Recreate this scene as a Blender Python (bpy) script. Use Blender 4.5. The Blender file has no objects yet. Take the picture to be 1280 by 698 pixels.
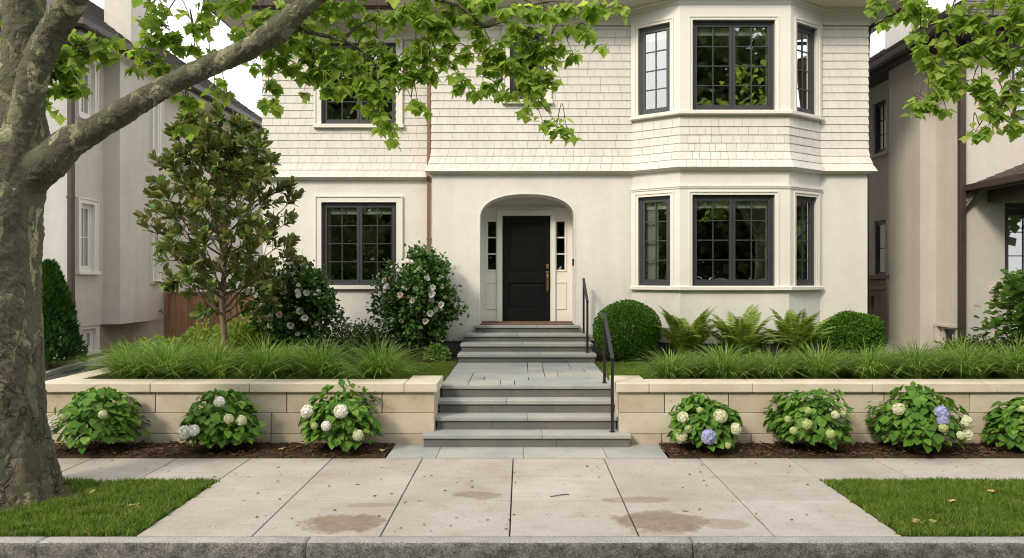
import bpy, bmesh, math, random
import numpy as np
from mathutils import Vector, Matrix, noise

# ---------------------------------------------------------------- camera, world, sun, exposure
SC = bpy.context.scene
COL = SC.collection
R = math.radians
FPX, CX, CY, CH = 871.0, 652.0, 345.0, 2.17      # focal length (px of a 1280 px frame), principal point, eye height
cam_d = bpy.data.cameras.new('camera'); cam = bpy.data.objects.new('camera', cam_d); COL.objects.link(cam)
cam.location = (0, 0, CH); cam.rotation_euler = (R(90), 0, 0)
cam_d.sensor_width = 36; cam_d.lens = FPX / 1280 * 36
cam_d.shift_x = -(CX - 640) / 1280; cam_d.shift_y = (CY - 349) / 1280
cam_d.clip_start = .05; cam_d.clip_end = 2000
SC.camera = cam

SUN_EL, SUN_AZ = R(36), math.atan2(-.62, -.78)     # sun low behind the viewer, over the left shoulder
world = bpy.data.worlds.new('World'); SC.world = world; world.use_nodes = True
wn = world.node_tree; wn.nodes.clear()
sky = wn.nodes.new('ShaderNodeTexSky'); sky.sky_type = 'NISHITA'; sky.sun_disc = False
sky.sun_elevation = SUN_EL; sky.sun_rotation = SUN_AZ % (2 * math.pi)
sky.air_density = 1.6; sky.dust_density = 6.0; sky.ozone_density = .6
hsv = wn.nodes.new('ShaderNodeHueSaturation'); hsv.inputs['Saturation'].default_value = .30
wmix = wn.nodes.new('ShaderNodeMix'); wmix.data_type = 'RGBA'; wmix.inputs[0].default_value = .72
wmix.inputs[7].default_value = (10.0, 9.95, 9.95, 1)     # thin bright cloud sheet over the blue
bg = wn.nodes.new('ShaderNodeBackground'); bg.inputs['Strength'].default_value = .125
wo = wn.nodes.new('ShaderNodeOutputWorld')
wn.links.new(sky.outputs[0], hsv.inputs['Color']); wn.links.new(hsv.outputs[0], wmix.inputs[6])
wn.links.new(wmix.outputs[2], bg.inputs[0]); wn.links.new(bg.outputs[0], wo.inputs[0])

sun_d = bpy.data.lights.new('sun', 'SUN'); sun = bpy.data.objects.new('sun', sun_d); COL.objects.link(sun)
sun_d.energy = 1.5; sun_d.angle = R(10); sun_d.color = (1.0, .88, .70)
sv = Vector((math.sin(SUN_AZ) * math.cos(SUN_EL), math.cos(SUN_AZ) * math.cos(SUN_EL), math.sin(SUN_EL)))
sun.rotation_euler = (-sv).to_track_quat('-Z', 'Y').to_euler()

vs = SC.view_settings; SC.display_settings.display_device = 'sRGB'
vs.view_transform = 'Standard'; vs.look = 'None'; vs.gamma = 1.0; vs.use_curve_mapping = False
vs.exposure = .73
cy = SC.cycles
cy.filter_width = 1.1; cy.use_denoising = True; cy.max_bounces = 8; cy.diffuse_bounces = 4; cy.glossy_bounces = 4
cy.transmission_bounces = 6; cy.transparent_max_bounces = 12; cy.caustics_reflective = False; cy.caustics_refractive = False
cy.sample_clamp_indirect = 6

# ---------------------------------------------------------------- helpers
def P(px, py, d):
    return Vector(((px - CX) * d / FPX, d, CH - (py - CY) * d / FPX))

WM = {}
def tag(o, label=None, cat=None, group=None, kind=None):
    if label: o['label'] = label
    if cat: o['category'] = cat
    if group: o['group'] = group
    if kind: o['kind'] = kind
    return o
def empty(name, loc=(0, 0, 0), label=None, cat=None, group=None, rz=0):
    o = bpy.data.objects.new(name, None); COL.objects.link(o); o.empty_display_size = .1
    o.location = loc; o.rotation_euler = (0, 0, rz)
    WM[o.name] = Matrix.Translation(Vector(loc)) @ Matrix.Rotation(rz, 4, 'Z')
    return tag(o, label, cat, group)
def link(name, me, mats, parent=None, world=True):
    o = bpy.data.objects.new(name, me); COL.objects.link(o)
    for m in (mats if isinstance(mats, (list, tuple)) else [mats]): me.materials.append(m)
    if parent is not None:
        o.parent = parent
        if world and parent.name in WM: o.matrix_parent_inverse = WM[parent.name].inverted()
    return o
def children(o): return [c for c in bpy.data.objects if c.parent == o]
def copy_tree(o, parent=None):
    c = o.copy(); COL.objects.link(c)
    if parent is not None: c.parent = parent
    for ch in children(o): copy_tree(ch, c)
    return c

class MB:
    def __init__(s): s.v = []; s.f = []; s.m = []; s.sm = []
    def add(s, vs, fs, mi=0, smooth=False):
        n = len(s.v); s.v += [tuple(v) for v in vs]
        for f in fs: s.f.append(tuple(i + n for i in f)); s.m.append(mi); s.sm.append(smooth)
    def box(s, x0, x1, y0, y1, z0, z1, mi=0):
        s.add([(x0,y0,z0),(x1,y0,z0),(x1,y1,z0),(x0,y1,z0),(x0,y0,z1),(x1,y0,z1),(x1,y1,z1),(x0,y1,z1)],
              [(0,3,2,1),(4,5,6,7),(0,1,5,4),(1,2,6,5),(2,3,7,6),(3,0,4,7)], mi)
    def fbox(s, fr, u0, u1, n0, n1, z0, z1, mi=0):
        """box in a wall frame: u along the wall, n outward, z up"""
        a, ud, nd = fr
        pt = lambda u, n, z: (a[0] + ud[0]*u + nd[0]*n, a[1] + ud[1]*u + nd[1]*n, z)
        s.add([pt(u0,n1,z0),pt(u1,n1,z0),pt(u1,n0,z0),pt(u0,n0,z0),pt(u0,n1,z1),pt(u1,n1,z1),pt(u1,n0,z1),pt(u0,n0,z1)],
              [(0,3,2,1),(4,5,6,7),(0,1,5,4),(1,2,6,5),(2,3,7,6),(3,0,4,7)], mi)
    def fquad(s, fr, u0, u1, n, z0, z1, mi=0):
        a, ud, nd = fr
        pt = lambda u, z: (a[0] + ud[0]*u + nd[0]*n, a[1] + ud[1]*u + nd[1]*n, z)
        s.add([pt(u0,z0),pt(u1,z0),pt(u1,z1),pt(u0,z1)], [(0,1,2,3)], mi)
    def tube(s, pts, rad, sides=8, mi=0, cap=True, smooth=True, jitter=None):
        pts = [Vector(p) for p in pts]; n = len(pts)
        if not isinstance(rad, (list, tuple, np.ndarray)): rad = [rad] * n
        vs = []; up = None
        for i, p in enumerate(pts):
            t = (pts[min(i+1, n-1)] - pts[max(i-1, 0)]).normalized()
            if up is None:
                up = Vector((1, 0, 0)) if abs(t.x) < .8 else Vector((0, 1, 0))
            a = (up - t * up.dot(t)).normalized(); b = t.cross(a); up = a
            for k in range(sides):
                th = 2 * math.pi * k / sides
                r = rad[i] * (jitter(p, th, i) if jitter else 1)
                vs.append(p + (a * math.cos(th) + b * math.sin(th)) * r)
        fs = []
        for i in range(n - 1):
            for k in range(sides):
                k2 = (k + 1) % sides
                fs.append((i*sides+k, i*sides+k2, (i+1)*sides+k2, (i+1)*sides+k))
        if cap:
            fs.append(tuple(range(sides - 1, -1, -1))); fs.append(tuple((n-1)*sides + k for k in range(sides)))
        s.add(vs, fs, mi, smooth)
    def sweep(s, poly, prof, mi=0, caps=True, closed=False):
        """profile [(offset, z)] swept along a plan polyline (outward = right hand side)"""
        rows = [[(*offp(poly, i, o), z) for (o, z) in prof] for i in range(len(poly))]
        k = len(prof); vs = [v for r in rows for v in r]; fs = []
        for i in range(len(poly) - 1):
            for j in range(k if closed else k - 1):
                j2 = (j + 1) % k
                fs.append((i*k+j, (i+1)*k+j, (i+1)*k+j2, i*k+j2))
        if caps and k > 2:
            fs.append(tuple(range(k))); fs.append(tuple((len(poly)-1)*k + j for j in range(k - 1, -1, -1)))
        s.add(vs, fs, mi)
    def build(s, name, mats, parent=None, world=True, bevel=0, seg=2):
        me = bpy.data.meshes.new(name); me.from_pydata(s.v, [], s.f)
        me.polygons.foreach_set('material_index', s.m); me.polygons.foreach_set('use_smooth', s.sm); me.update()
        o = link(name, me, mats, parent, world)
        if bevel:
            b = o.modifiers.new('bevel', 'BEVEL'); b.width = bevel; b.segments = seg; b.limit_method = 'ANGLE'; b.angle_limit = R(40)
        return o

def seg_n(a, b):
    dx, dy = b[0]-a[0], b[1]-a[1]; l = math.hypot(dx, dy)
    return (dx/l, dy/l), (dy/l, -dx/l), l
def frame(a, b):
    u, n, l = seg_n(a, b); return (a, u, n)
def offp(poly, i, o):
    p = poly[i]
    if i == 0: n = seg_n(poly[0], poly[1])[1]; m = n
    elif i == len(poly) - 1: n = seg_n(poly[-2], poly[-1])[1]; m = n
    else:
        a = seg_n(poly[i-1], p)[1]; b = seg_n(p, poly[i+1])[1]; d = 1 + a[0]*b[0] + a[1]*b[1]
        m = ((a[0]+b[0])/d, (a[1]+b[1])/d)
    return (p[0] + m[0]*o, p[1] + m[1]*o)
def wall_seg(mb, a, b, z0, z1, ops=(), rev=.13, mi=0):
    """wall between plan points with rectangular openings (u0,u1,z0,z1) and reveals"""
    fr = frame(a, b); L = seg_n(a, b)[2]
    us = sorted({0, L, *[o[0] for o in ops], *[o[1] for o in ops]}); zs = sorted({z0, z1, *[o[2] for o in ops], *[o[3] for o in ops]})
    for i in range(len(us)-1):
        for j in range(len(zs)-1):
            uc, zc = (us[i]+us[i+1])/2, (zs[j]+zs[j+1])/2
            if any(o[0] < uc < o[1] and o[2] < zc < o[3] for o in ops): continue
            mb.fquad(fr, us[i], us[i+1], 0, zs[j], zs[j+1], mi)
    pt = lambda u, n, z: (fr[0][0]+fr[1][0]*u+fr[2][0]*n, fr[0][1]+fr[1][1]*u+fr[2][1]*n, z)
    for (u0, u1, za, zb) in (ops if rev else ()):
        for (p, q) in (((u0,za),(u1,za)),((u1,za),(u1,zb)),((u1,zb),(u0,zb)),((u0,zb),(u0,za))):
            mb.add([pt(p[0],0,p[1]),pt(q[0],0,q[1]),pt(q[0],-rev,q[1]),pt(p[0],-rev,p[1])], [(0,1,2,3)], mi)

def np_mesh(name, V, F, mats, parent=None, world=False, mi=None, smooth=False):
    """fast mesh from numpy: V (n,3), F list of (m,k) index arrays"""
    me = bpy.data.meshes.new(name)
    V = np.asarray(V, np.float32); me.vertices.add(len(V)); me.vertices.foreach_set('co', V.ravel())
    loops = np.concatenate([f.ravel() for f in F]).astype(np.int32)
    tot = np.concatenate([np.full(len(f), f.shape[1], np.int32) for f in F])
    st = np.concatenate([[0], np.cumsum(tot)[:-1]]).astype(np.int32)
    me.loops.add(len(loops)); me.loops.foreach_set('vertex_index', loops)
    me.polygons.add(len(tot)); me.polygons.foreach_set('loop_start', st); me.polygons.foreach_set('loop_total', tot)
    if mi is not None: me.polygons.foreach_set('material_index', np.asarray(mi, np.int32))
    if smooth: me.polygons.foreach_set('use_smooth', np.ones(len(tot), bool))
    me.update(calc_edges=True); me.validate()
    return link(name, me, mats, parent, world)

def nrm(a): return a / np.maximum(np.linalg.norm(a, axis=-1, keepdims=True), 1e-9)
def inst(T, pos, Y, N, size, width=None):
    """place the template T (k,3) at each pos, its +Y along Y, its +Z near N -> (n*k,3)"""
    Y = nrm(Y); X = nrm(np.cross(Y, N)); Z = np.cross(X, Y)
    size = np.asarray(size)[:, None, None]; w = size if width is None else size * np.asarray(width)[:, None, None]
    V = pos[:, None, :] + X[:, None, :] * T[None, :, 0:1] * w + Y[:, None, :] * T[None, :, 1:2] * size + Z[:, None, :] * T[None, :, 2:3] * size
    return V.reshape(-1, 3)
def rep(F, n, k, base=0):
    F = np.asarray(F); return (F[None] + (np.arange(n) * k)[:, None, None] + base).reshape(-1, F.shape[1])
class Leaves:
    """collects leaves of several templates into one mesh"""
    def __init__(s): s.V = []; s.F = []; s.n = 0
    def put(s, T, Fs, pos, Y, N, size, width=None):
        v = inst(T, pos, Y, N, size, width); n = len(pos); k = len(T)
        for F in Fs: s.F.append(rep(F, n, k, s.n))
        s.V.append(v); s.n += len(v)
    def raw(s, V, Fs):
        for F in Fs: s.F.append(np.asarray(F) + s.n)
        s.V.append(V); s.n += len(V)
    def build(s, name, mats, parent=None, world=False, smooth=False):
        return np_mesh(name, np.concatenate(s.V), s.F, mats, parent, world, smooth=smooth)

def catmull(pts, n=8):
    pts = [Vector(p) for p in pts]; q = [pts[0]*2-pts[1]] + pts + [pts[-1]*2-pts[-2]]; out = []
    for i in range(1, len(q)-2):
        for k in range(n):
            t = k/n; a, b, c, d = q[i-1], q[i], q[i+1], q[i+2]
            out.append(.5*((2*b) + (c-a)*t + (2*a-5*b+4*c-d)*t*t + (3*b-a-3*c+d)*t*t*t))
    out.append(pts[-1]); return out
def lerps(vals, n):
    out = []
    for i in range(len(vals)-1):
        for k in range(n): out.append(vals[i] + (vals[i+1]-vals[i])*k/n)
    out.append(vals[-1]); return out

# ---------------------------------------------------------------- materials
class NT:
    def __init__(s, name):
        s.m = bpy.data.materials.new(name); s.m.use_nodes = True; s.t = s.m.node_tree; s.t.nodes.clear()
        s.out = s.t.nodes.new('ShaderNodeOutputMaterial')
    def n(s, typ, **kw):
        x = s.t.nodes.new('ShaderNode' + typ)
        for k, v in kw.items(): setattr(x, k, v)
        return x
    def l(s, a, b): s.t.links.new(a, b)
    def pos(s):
        if not hasattr(s, '_p'): s._p = s.n('NewGeometry')
        return s._p.outputs['Position']
    def obj(s):
        if not hasattr(s, '_o'): s._o = s.n('TexCoord')
        return s._o.outputs['Object']
    def island(s):
        if not hasattr(s, '_p'): s._p = s.n('NewGeometry')
        return s._p.outputs['Random Per Island']
    def noise(s, scale, detail=4, rough=.55, vec=None, dist=0):
        x = s.n('TexNoise'); x.inputs['Scale'].default_value = scale; x.inputs['Detail'].default_value = detail
        x.inputs['Roughness'].default_value = rough; x.inputs['Distortion'].default_value = dist
        s.l(vec if vec is not None else s.pos(), x.inputs['Vector']); return x.outputs['Fac']
    def ramp(s, fac, stops, interp='LINEAR'):
        x = s.n('ValToRGB'); x.color_ramp.interpolation = interp; e = x.color_ramp.elements
        while len(e) < len(stops): e.new(.5)
        for i, (p, c) in enumerate(stops):
            e[i].position = p; e[i].color = (*c, 1) if len(c) == 3 else c
        s.l(fac, x.inputs[0]); return x.outputs[0]
    def vmul(s, v, k):
        x = s.n('VectorMath', operation='MULTIPLY'); s.l(v, x.inputs[0]); x.inputs[1].default_value = k; return x.outputs[0]
    def math(s, op, a, b=None):
        x = s.n('Math', operation=op)
        for i, v in enumerate((a, b)):
            if v is None: continue
            if isinstance(v, (int, float)): x.inputs[i].default_value = v
            else: s.l(v, x.inputs[i])
        return x.outputs[0]
    def mix(s, fac, a, b, blend='MIX'):
        x = s.n('Mix', data_type='RGBA', blend_type=blend)
        for i, v in ((0, fac), (6, a), (7, b)):
            if isinstance(v, (int, float)): x.inputs[i].default_value = v
            elif isinstance(v, tuple): x.inputs[i].default_value = (*v, 1)
            else: s.l(v, x.inputs[i])
        return x.outputs[2]
    def bsdf(s, col, rough=.6, spec=.4, metal=0, bump=None, bstr=.3, bdist=.01, normal=None):
        b = s.n('BsdfPrincipled')
        if isinstance(col, tuple): b.inputs['Base Color'].default_value = (*col, 1)
        else: s.l(col, b.inputs['Base Color'])
        if isinstance(rough, (int, float)): b.inputs['Roughness'].default_value = rough
        else: s.l(rough, b.inputs['Roughness'])
        b.inputs['Specular IOR Level'].default_value = spec; b.inputs['Metallic'].default_value = metal
        if bump is not None:
            bp = s.n('Bump'); bp.inputs['Strength'].default_value = bstr; bp.inputs['Distance'].default_value = bdist
            s.l(bump, bp.inputs['Height']); s.l(bp.outputs[0], b.inputs['Normal'])
        return b
    def end(s, b): s.l(b.outputs[0], s.out.inputs['Surface']); return s.m

def simple(name, c1, c2=None, scale=2.0, rough=.6, spec=.4, metal=0, bump=0, bscale=60, bdist=.006, isl=0, lo=.35, hi=.65, stretch=None):
    """base colour between c1 and c2 by noise, optional brightness change per piece, noise bump"""
    t = NT(name); c2 = c2 or c1
    vec = t.vmul(t.pos(), stretch) if stretch else None
    col = t.ramp(t.noise(scale, 5, .6, vec), [(lo, c1), (hi, c2)])
    if isl:
        g = t.ramp(t.island(), [(0, (1-isl,)*3), (1, (1+isl,)*3)]); col = t.mix(1.0, col, g, 'MULTIPLY')
    b = t.bsdf(col, rough, spec, metal, t.noise(bscale, 5, .6) if bump else None, bump, bdist)
    return t.end(b)
def leaf(name, stops, rough=.45, trans=.35, spec=.4, back=None, tcol=None):
    """leaf: a colour of its own for every leaf, light shining through"""
    t = NT(name); col = t.ramp(t.island(), stops)
    if back:
        t.island(); c0 = col; col = t.mix(t.math('SUBTRACT', 1.0, t._p.outputs['Backfacing']), c0, back)
    b = t.bsdf(col, rough, spec)
    tr = t.n('BsdfTranslucent'); bright = t.mix(1.0, col, tcol or (1.3, 1.35, .8), 'MULTIPLY'); t.l(bright, tr.inputs['Color'])
    mx = t.n('MixShader'); mx.inputs[0].default_value = trans; t.l(b.outputs[0], mx.inputs[1]); t.l(tr.outputs[0], mx.inputs[2])
    t.l(mx.outputs[0], t.out.inputs['Surface']); return t.m
def glass(name, refl=.16, tint=(.82, .87, .84)):
    t = NT(name); g = t.n('BsdfGlossy'); g.inputs['Roughness'].default_value = .0; g.inputs['Color'].default_value = (.95, .97, .96, 1)
    wob = t.n('Bump'); wob.inputs['Strength'].default_value = .02; wob.inputs['Distance'].default_value = .004
    t.l(t.noise(2.2, 1), wob.inputs['Height']); t.l(wob.outputs[0], g.inputs['Normal'])
    tr = t.n('BsdfTransparent'); tr.inputs['Color'].default_value = (*tint, 1)
    fr = t.n('LayerWeight'); fr.inputs['Blend'].default_value = .5
    f = t.math('ADD', t.math('MULTIPLY', fr.outputs['Facing'], 1.05), refl)
    mx = t.n('MixShader'); t.l(f, mx.inputs[0]); t.l(tr.outputs[0], mx.inputs[1]); t.l(g.outputs[0], mx.inputs[2])
    t.l(mx.outputs[0], t.out.inputs['Surface']); return t.m

def stucco(name, c1, c2, streak=.05):
    t = NT(name)
    col = t.ramp(t.noise(.9, 7, .7), [(.3, c1), (.7, c2)])
    col = t.mix(1.0, col, t.ramp(t.noise(5.5, 6, .75), [(.3, (.93,)*3), (.7, (1.02,)*3)]), 'MULTIPLY')
    st = t.ramp(t.noise(1.6, 4, .6, t.vmul(t.pos(), (1.6, 1.6, .12))), [(.35, (1-streak,)*3), (.65, (1, 1, 1))])
    col = t.mix(1.0, col, st, 'MULTIPLY')
    h = t.math('ADD', t.noise(95, 6, .7), t.math('MULTIPLY', t.noise(14, 3), .9))
    return t.end(t.bsdf(col, .9, .2, bump=h, bstr=.28, bdist=.008))

M = {}
M['stucco'] = stucco('cream_stucco', (.70, .67, .615), (.76, .735, .685), .075)
M['stucco_l'] = stucco('greige_stucco', (.58, .54, .50), (.64, .60, .555), .08)
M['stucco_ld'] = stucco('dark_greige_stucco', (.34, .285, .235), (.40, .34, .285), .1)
M['stucco_lf'] = stucco('pale_grey_stucco', (.50, .49, .475), (.55, .54, .525), .06)
M['stucco_r'] = stucco('taupe_stucco', (.56, .515, .465), (.62, .575, .525), .09)
M['stucco_rf'] = stucco('pale_taupe_stucco', (.60, .56, .52), (.65, .61, .57), .07)
M['plinth'] = stucco('grey_plinth', (.17, .16, .15), (.23, .215, .20), .1)
M['trim'] = simple('cream_paint', (.70, .67, .615), (.735, .71, .65), 1.2, .5, .35, bump=.05, bscale=30)
M['shingle'] = simple('painted_shingle', (.62, .59, .54), (.67, .645, .60), .8, .72, .25, bump=.35, bscale=38, bdist=.003, isl=.03, stretch=(6, 6, .5))
M['soffit'] = simple('painted_soffit', (.70, .66, .59), (.73, .69, .62), .7, .6, .3)
M['dark_frame'] = simple('charcoal_frame', (.040, .042, .047), (.05, .052, .058), 3, .38, .45)
M['white_frame'] = simple('white_frame', (.72, .70, .67), (.76, .745, .71), 2, .45, .4)
M['glass'] = glass('window_glass', .20, (.72,.78,.75))
M['glass_n'] = glass('neighbour_glass', .22, (.6, .65, .63))
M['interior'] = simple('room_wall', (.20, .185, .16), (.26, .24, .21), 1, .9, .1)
M['curtain'] = leaf('linen_curtain', [(0, (.74, .76, .66)), (1, (.78, .80, .70))], .9, .25, .1, tcol=(1, 1, 1))
M['blind'] = simple('slatted_blind', (.70, .72, .64), (.76, .78, .70), 2, .7, .3)
M['door'] = simple('black_door_paint', (.005, .005, .0055), (.007, .007, .0075), 2, .38, .25)
M['brass'] = simple('aged_brass', (.42, .25, .09), (.55, .35, .14), 9, .3, .5, metal=1.0)
M['wood'] = simple('threshold_wood', (.13, .07, .045), (.18, .10, .06), 6, .5, .4, stretch=(.4, 6, 6))
M['copper'] = simple('weathered_copper', (.26, .145, .095), (.20, .115, .08), 5, .45, .5, metal=.45, stretch=(8, 8, .6))
M['brown_metal'] = simple('brown_metal', (.050, .033, .028), (.066, .044, .037), 4, .42, .45)
M['fascia'] = simple('brown_fascia', (.055, .043, .038), (.075, .058, .05), 4, .55, .35)
M['slate'] = simple('roof_shingle', (.055, .047, .043), (.12, .105, .096), 7, .85, .25, bump=.5, bscale=30, isl=.25)
M['iron'] = simple('black_iron', (.010, .010, .011), (.016, .016, .017), 8, .42, .5, bump=.08, bscale=90)
M['fence'] = simple('cedar_board', (.24, .125, .07), (.34, .19, .11), 3, .75, .25, bump=.3, bscale=20, isl=.18, stretch=(7, 7, .5))
M['gate'] = simple('dark_stained_board', (.10, .075, .058), (.145, .11, .088), 3, .7, .25, bump=.3, bscale=20, isl=.15, stretch=(7, 7, .5))

def bluestone(name, dark):
    t = NT(name); k = .40 if dark else 1.0  # riser copy is the tread stone darkened: shade of the upright put into colour
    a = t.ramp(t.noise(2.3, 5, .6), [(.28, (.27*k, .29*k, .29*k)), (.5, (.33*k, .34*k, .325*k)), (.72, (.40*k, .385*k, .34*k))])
    a = t.mix(1.0, a, t.ramp(t.island(), [(0, (.86, .88, .92)), (.5, (1, 1, 1)), (1, (1.12, 1.07, 1.0))]), 'MULTIPLY')
    a = t.mix(1.0, a, t.ramp(t.noise(60, 4, .7), [(.3, (.9,)*3), (.7, (1.06,)*3)]), 'MULTIPLY')
    return t.end(t.bsdf(a, .78, .3, bump=t.math('ADD', t.noise(70, 5, .7), t.math('MULTIPLY', t.noise(9, 4), 2.0)), bstr=.3, bdist=.006))
M['blue'] = bluestone('bluestone_tread', False); M['blue_shaded'] = bluestone('bluestone_riser_shaded', True)

t = NT('limestone'); c = t.ramp(t.noise(2.2, 6, .65), [(.28, (.42, .355, .265)), (.5, (.515, .46, .375)), (.75, (.58, .54, .465))])
c = t.mix(1.0, c, t.ramp(t.island(), [(0, (.90, .85, .77)), (.5, (1, .98, .95)), (1, (1.07, 1.07, 1.07))]), 'MULTIPLY')
c = t.mix(t.ramp(t.noise(5, 5, .7, t.vmul(t.pos(), (1, 1, 2.5))), [(.58, (0,)*3), (.75, (.6,)*3)]), c, (.30, .24, .165))
M['lime'] = t.end(t.bsdf(c, .82, .25, bump=t.math('ADD', t.noise(80, 5, .7), t.noise(12, 4)), bstr=.25, bdist=.006))
M['coping'] = simple('coping_stone', (.54, .475, .37), (.62, .56, .46), 2.5, .78, .25, bump=.2, bscale=70, isl=.05)

# concrete pavement: streaks, speckle and old damp stains with their own outline
t = NT('pavement_concrete')
c = t.ramp(t.noise(1.1, 6, .65), [(.28, (.345, .308, .265)), (.5, (.415, .378, .337)), (.72, (.465, .437, .40))])
c = t.mix(1.0, c, t.ramp(t.island(), [(0, (.90, .89, .88)), (1, (1.05, 1.05, 1.05))]), 'MULTIPLY')
c = t.mix(1.0, c, t.ramp(t.noise(9, 5, .7, t.vmul(t.pos(), (.25, 1.6, 1))), [(.3, (.93,)*3), (.7, (1.05,)*3)]), 'MULTIPLY')
c = t.mix(t.ramp(t.noise(150, 3, .6), [(.62, (0,)*3), (.72, (.35,)*3)]), c, (.27, .24, .21))
c = t.mix(t.ramp(t.noise(4.2, 6, .75), [(.55, (0,)*3), (.72, (.5,)*3)]), c, (.28, .235, .185))
c = t.mix(t.ramp(t.noise(24, 2, .5), [(.70, (0,)*3), (.74, (.7,)*3)]), c, (.16, .125, .09))
c = t.mix(1.0, c, t.ramp(t.noise(38, 6, .75), [(.3, (.82,)*3), (.7, (1.09,)*3)]), 'MULTIPLY')
sep = t.n('SeparateXYZ'); t.l(t.pos(), sep.inputs[0])
wob = t.math('MULTIPLY', t.math('SUBTRACT', t.noise(3.2, 7, .7), .5), 1.9)
acc = None
for (sx, sy, rx, ry, k) in ((-1.56, 6.12, .44, .25, .9), (1.19, 6.17, .48, .30, .85), (1.12, 6.75, .36, .10, .55), (-.42, 6.9, .27, .13, .62), (-1.45, 6.6, .28, .07, .45), (1.75, 6.1, .22, .14, .5)):
    dx = t.math('MULTIPLY', t.math('SUBTRACT', sep.outputs[0], sx), 1/rx); dy = t.math('MULTIPLY', t.math('SUBTRACT', sep.outputs[1], sy), 1/ry)
    d = t.math('ADD', t.math('SQRT', t.math('ADD', t.math('MULTIPLY', dx, dx), t.math('MULTIPLY', dy, dy))), wob)
    e = t.math('MULTIPLY', t.ramp(d, [(.78, (1,)*3), (1.06, (0,)*3)]), k)
    acc = e if acc is None else t.math('MAXIMUM', acc, e)
acc = t.math('MULTIPLY', acc, t.ramp(t.noise(13, 6, .75), [(.22, (.72,)*3), (.6, (1.0,)*3)]))
c = t.mix(acc, c, t.ramp(t.noise(6, 5, .7), [(.35, (.15, .112, .075)), (.65, (.23, .18, .13))]))
M['walk'] = t.end(t.bsdf(c, .85, .25, bump=t.math('ADD', t.noise(160, 4, .7), t.math('MULTIPLY', t.noise(20, 4), .7)), bstr=.22, bdist=.004))

t = NT('granite'); sp = t.noise(75, 4, .8)
c = t.ramp(sp, [(.3, (.12, .118, .115)), (.48, (.34, .33, .32)), (.62, (.47, .46, .445)), (.8, (.60, .585, .565))])
c = t.mix(1.0, c, t.ramp(t.noise(2.5, 5, .7), [(.3, (.72,)*3), (.7, (1.05,)*3)]), 'MULTIPLY')
M['granite'] = t.end(t.bsdf(c, .85, .3, bump=t.noise(50, 6, .75), bstr=.5, bdist=.01))
t = NT('split_granite_shaded'); sp = t.noise(60, 6, .8)  # kerb front only: dirt and the shade of its upright side, both in the colour
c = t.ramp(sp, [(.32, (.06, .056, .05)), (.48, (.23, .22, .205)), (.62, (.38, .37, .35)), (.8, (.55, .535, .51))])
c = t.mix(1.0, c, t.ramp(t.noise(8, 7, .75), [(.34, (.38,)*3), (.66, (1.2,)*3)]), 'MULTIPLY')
M['granite_face_shaded'] = t.end(t.bsdf(c, .9, .25, bump=t.math('ADD', t.noise(45, 7, .8), t.noise(13, 5, .7)), bstr=.9, bdist=.025))
M['asphalt'] = simple('asphalt', (.040, .040, .042), (.06, .06, .062), 5, .88, .25, bump=.5, bscale=120)
M['soil'] = simple('dark_mulch', (.035, .022, .014), (.07, .045, .028), 9, .95, .1, bump=.9, bscale=30, bdist=.03)
M['chip'] = simple('bark_chip', (.06, .035, .02), (.12, .07, .04), 30, .9, .15, isl=.5)
M['turf'] = simple('turf_soil', (.045, .06, .018), (.09, .075, .04), 4, .95, .1, bump=.6, bscale=40)
M['ground'] = simple('far_ground', (.05, .065, .025), (.075, .085, .04), .5, .95, .1)
M['gravel'] = simple('gravel', (.22, .2, .18), (.42, .39, .36), 40, .9, .2, bump=.9, bscale=60, bdist=.02)

# leaves
def patchy(m, scale, stops):
    nt = m.node_tree; rampn = [n for n in nt.nodes if n.type == 'VALTORGB'][0]; targets = [l.to_socket for l in rampn.outputs[0].links]
    g = nt.nodes.new('ShaderNodeNewGeometry'); nz = nt.nodes.new('ShaderNodeTexNoise'); nz.inputs['Scale'].default_value = scale; nz.inputs['Detail'].default_value = 5; nt.links.new(g.outputs['Position'], nz.inputs['Vector'])
    cr = nt.nodes.new('ShaderNodeValToRGB'); e = cr.color_ramp.elements
    while len(e) < len(stops): e.new(.5)
    for i, (p, c) in enumerate(stops): e[i].position = p; e[i].color = (*c, 1)
    nt.links.new(nz.outputs['Fac'], cr.inputs[0]); mx = nt.nodes.new('ShaderNodeMix'); mx.data_type = 'RGBA'; mx.blend_type = 'MULTIPLY'; mx.inputs[0].default_value = 1
    nt.links.new(rampn.outputs[0], mx.inputs[6]); nt.links.new(cr.outputs[0], mx.inputs[7])
    for tsk in targets: nt.links.new(mx.outputs[2], tsk)
    return m
M['grass'] = leaf('grass_blade', [(0, (.075, .145, .016)), (.55, (.125, .215, .028)), (.9, (.19, .28, .045)), (1, (.30, .29, .11))], .6, .35, .25)
patchy(M['grass'], 2.6, [(.3, (1.22, 1.08, 1.0)), (.45, (1.05, 1.0, 1.0)), (.7, (.85, .92, .85))])
M['sedge'] = leaf('sedge_blade', [(0, (.09, .17, .028)), (.5, (.17, .28, .05)), (.93, (.27, .38, .085)), (1, (.42, .38, .18))], .5, .35, .3)
M['plane_leaf'] = leaf('plane_leaf', [(0, (.18, .29, .055)), (.5, (.29, .41, .085)), (1, (.42, .52, .13))], .55, .6, .2)
M['magnolia_leaf'] = leaf('magnolia_leaf', [(0, (.065, .13, .025)), (.55, (.12, .20, .04)), (.8, (.21, .26, .06)), (1, (.36, .31, .09))], .36, .22, .45, back=(.17, .18, .06))
M['camellia_leaf'] = leaf('camellia_leaf', [(0, (.03, .078, .014)), (.6, (.058, .135, .024)), (1, (.105, .20, .04))], .4, .2, .35)
M['box_leaf'] = leaf('boxwood_leaf', [(0, (.045, .12, .013)), (.6, (.075, .185, .02)), (1, (.13, .26, .032))], .7, .25, .08)
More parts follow.
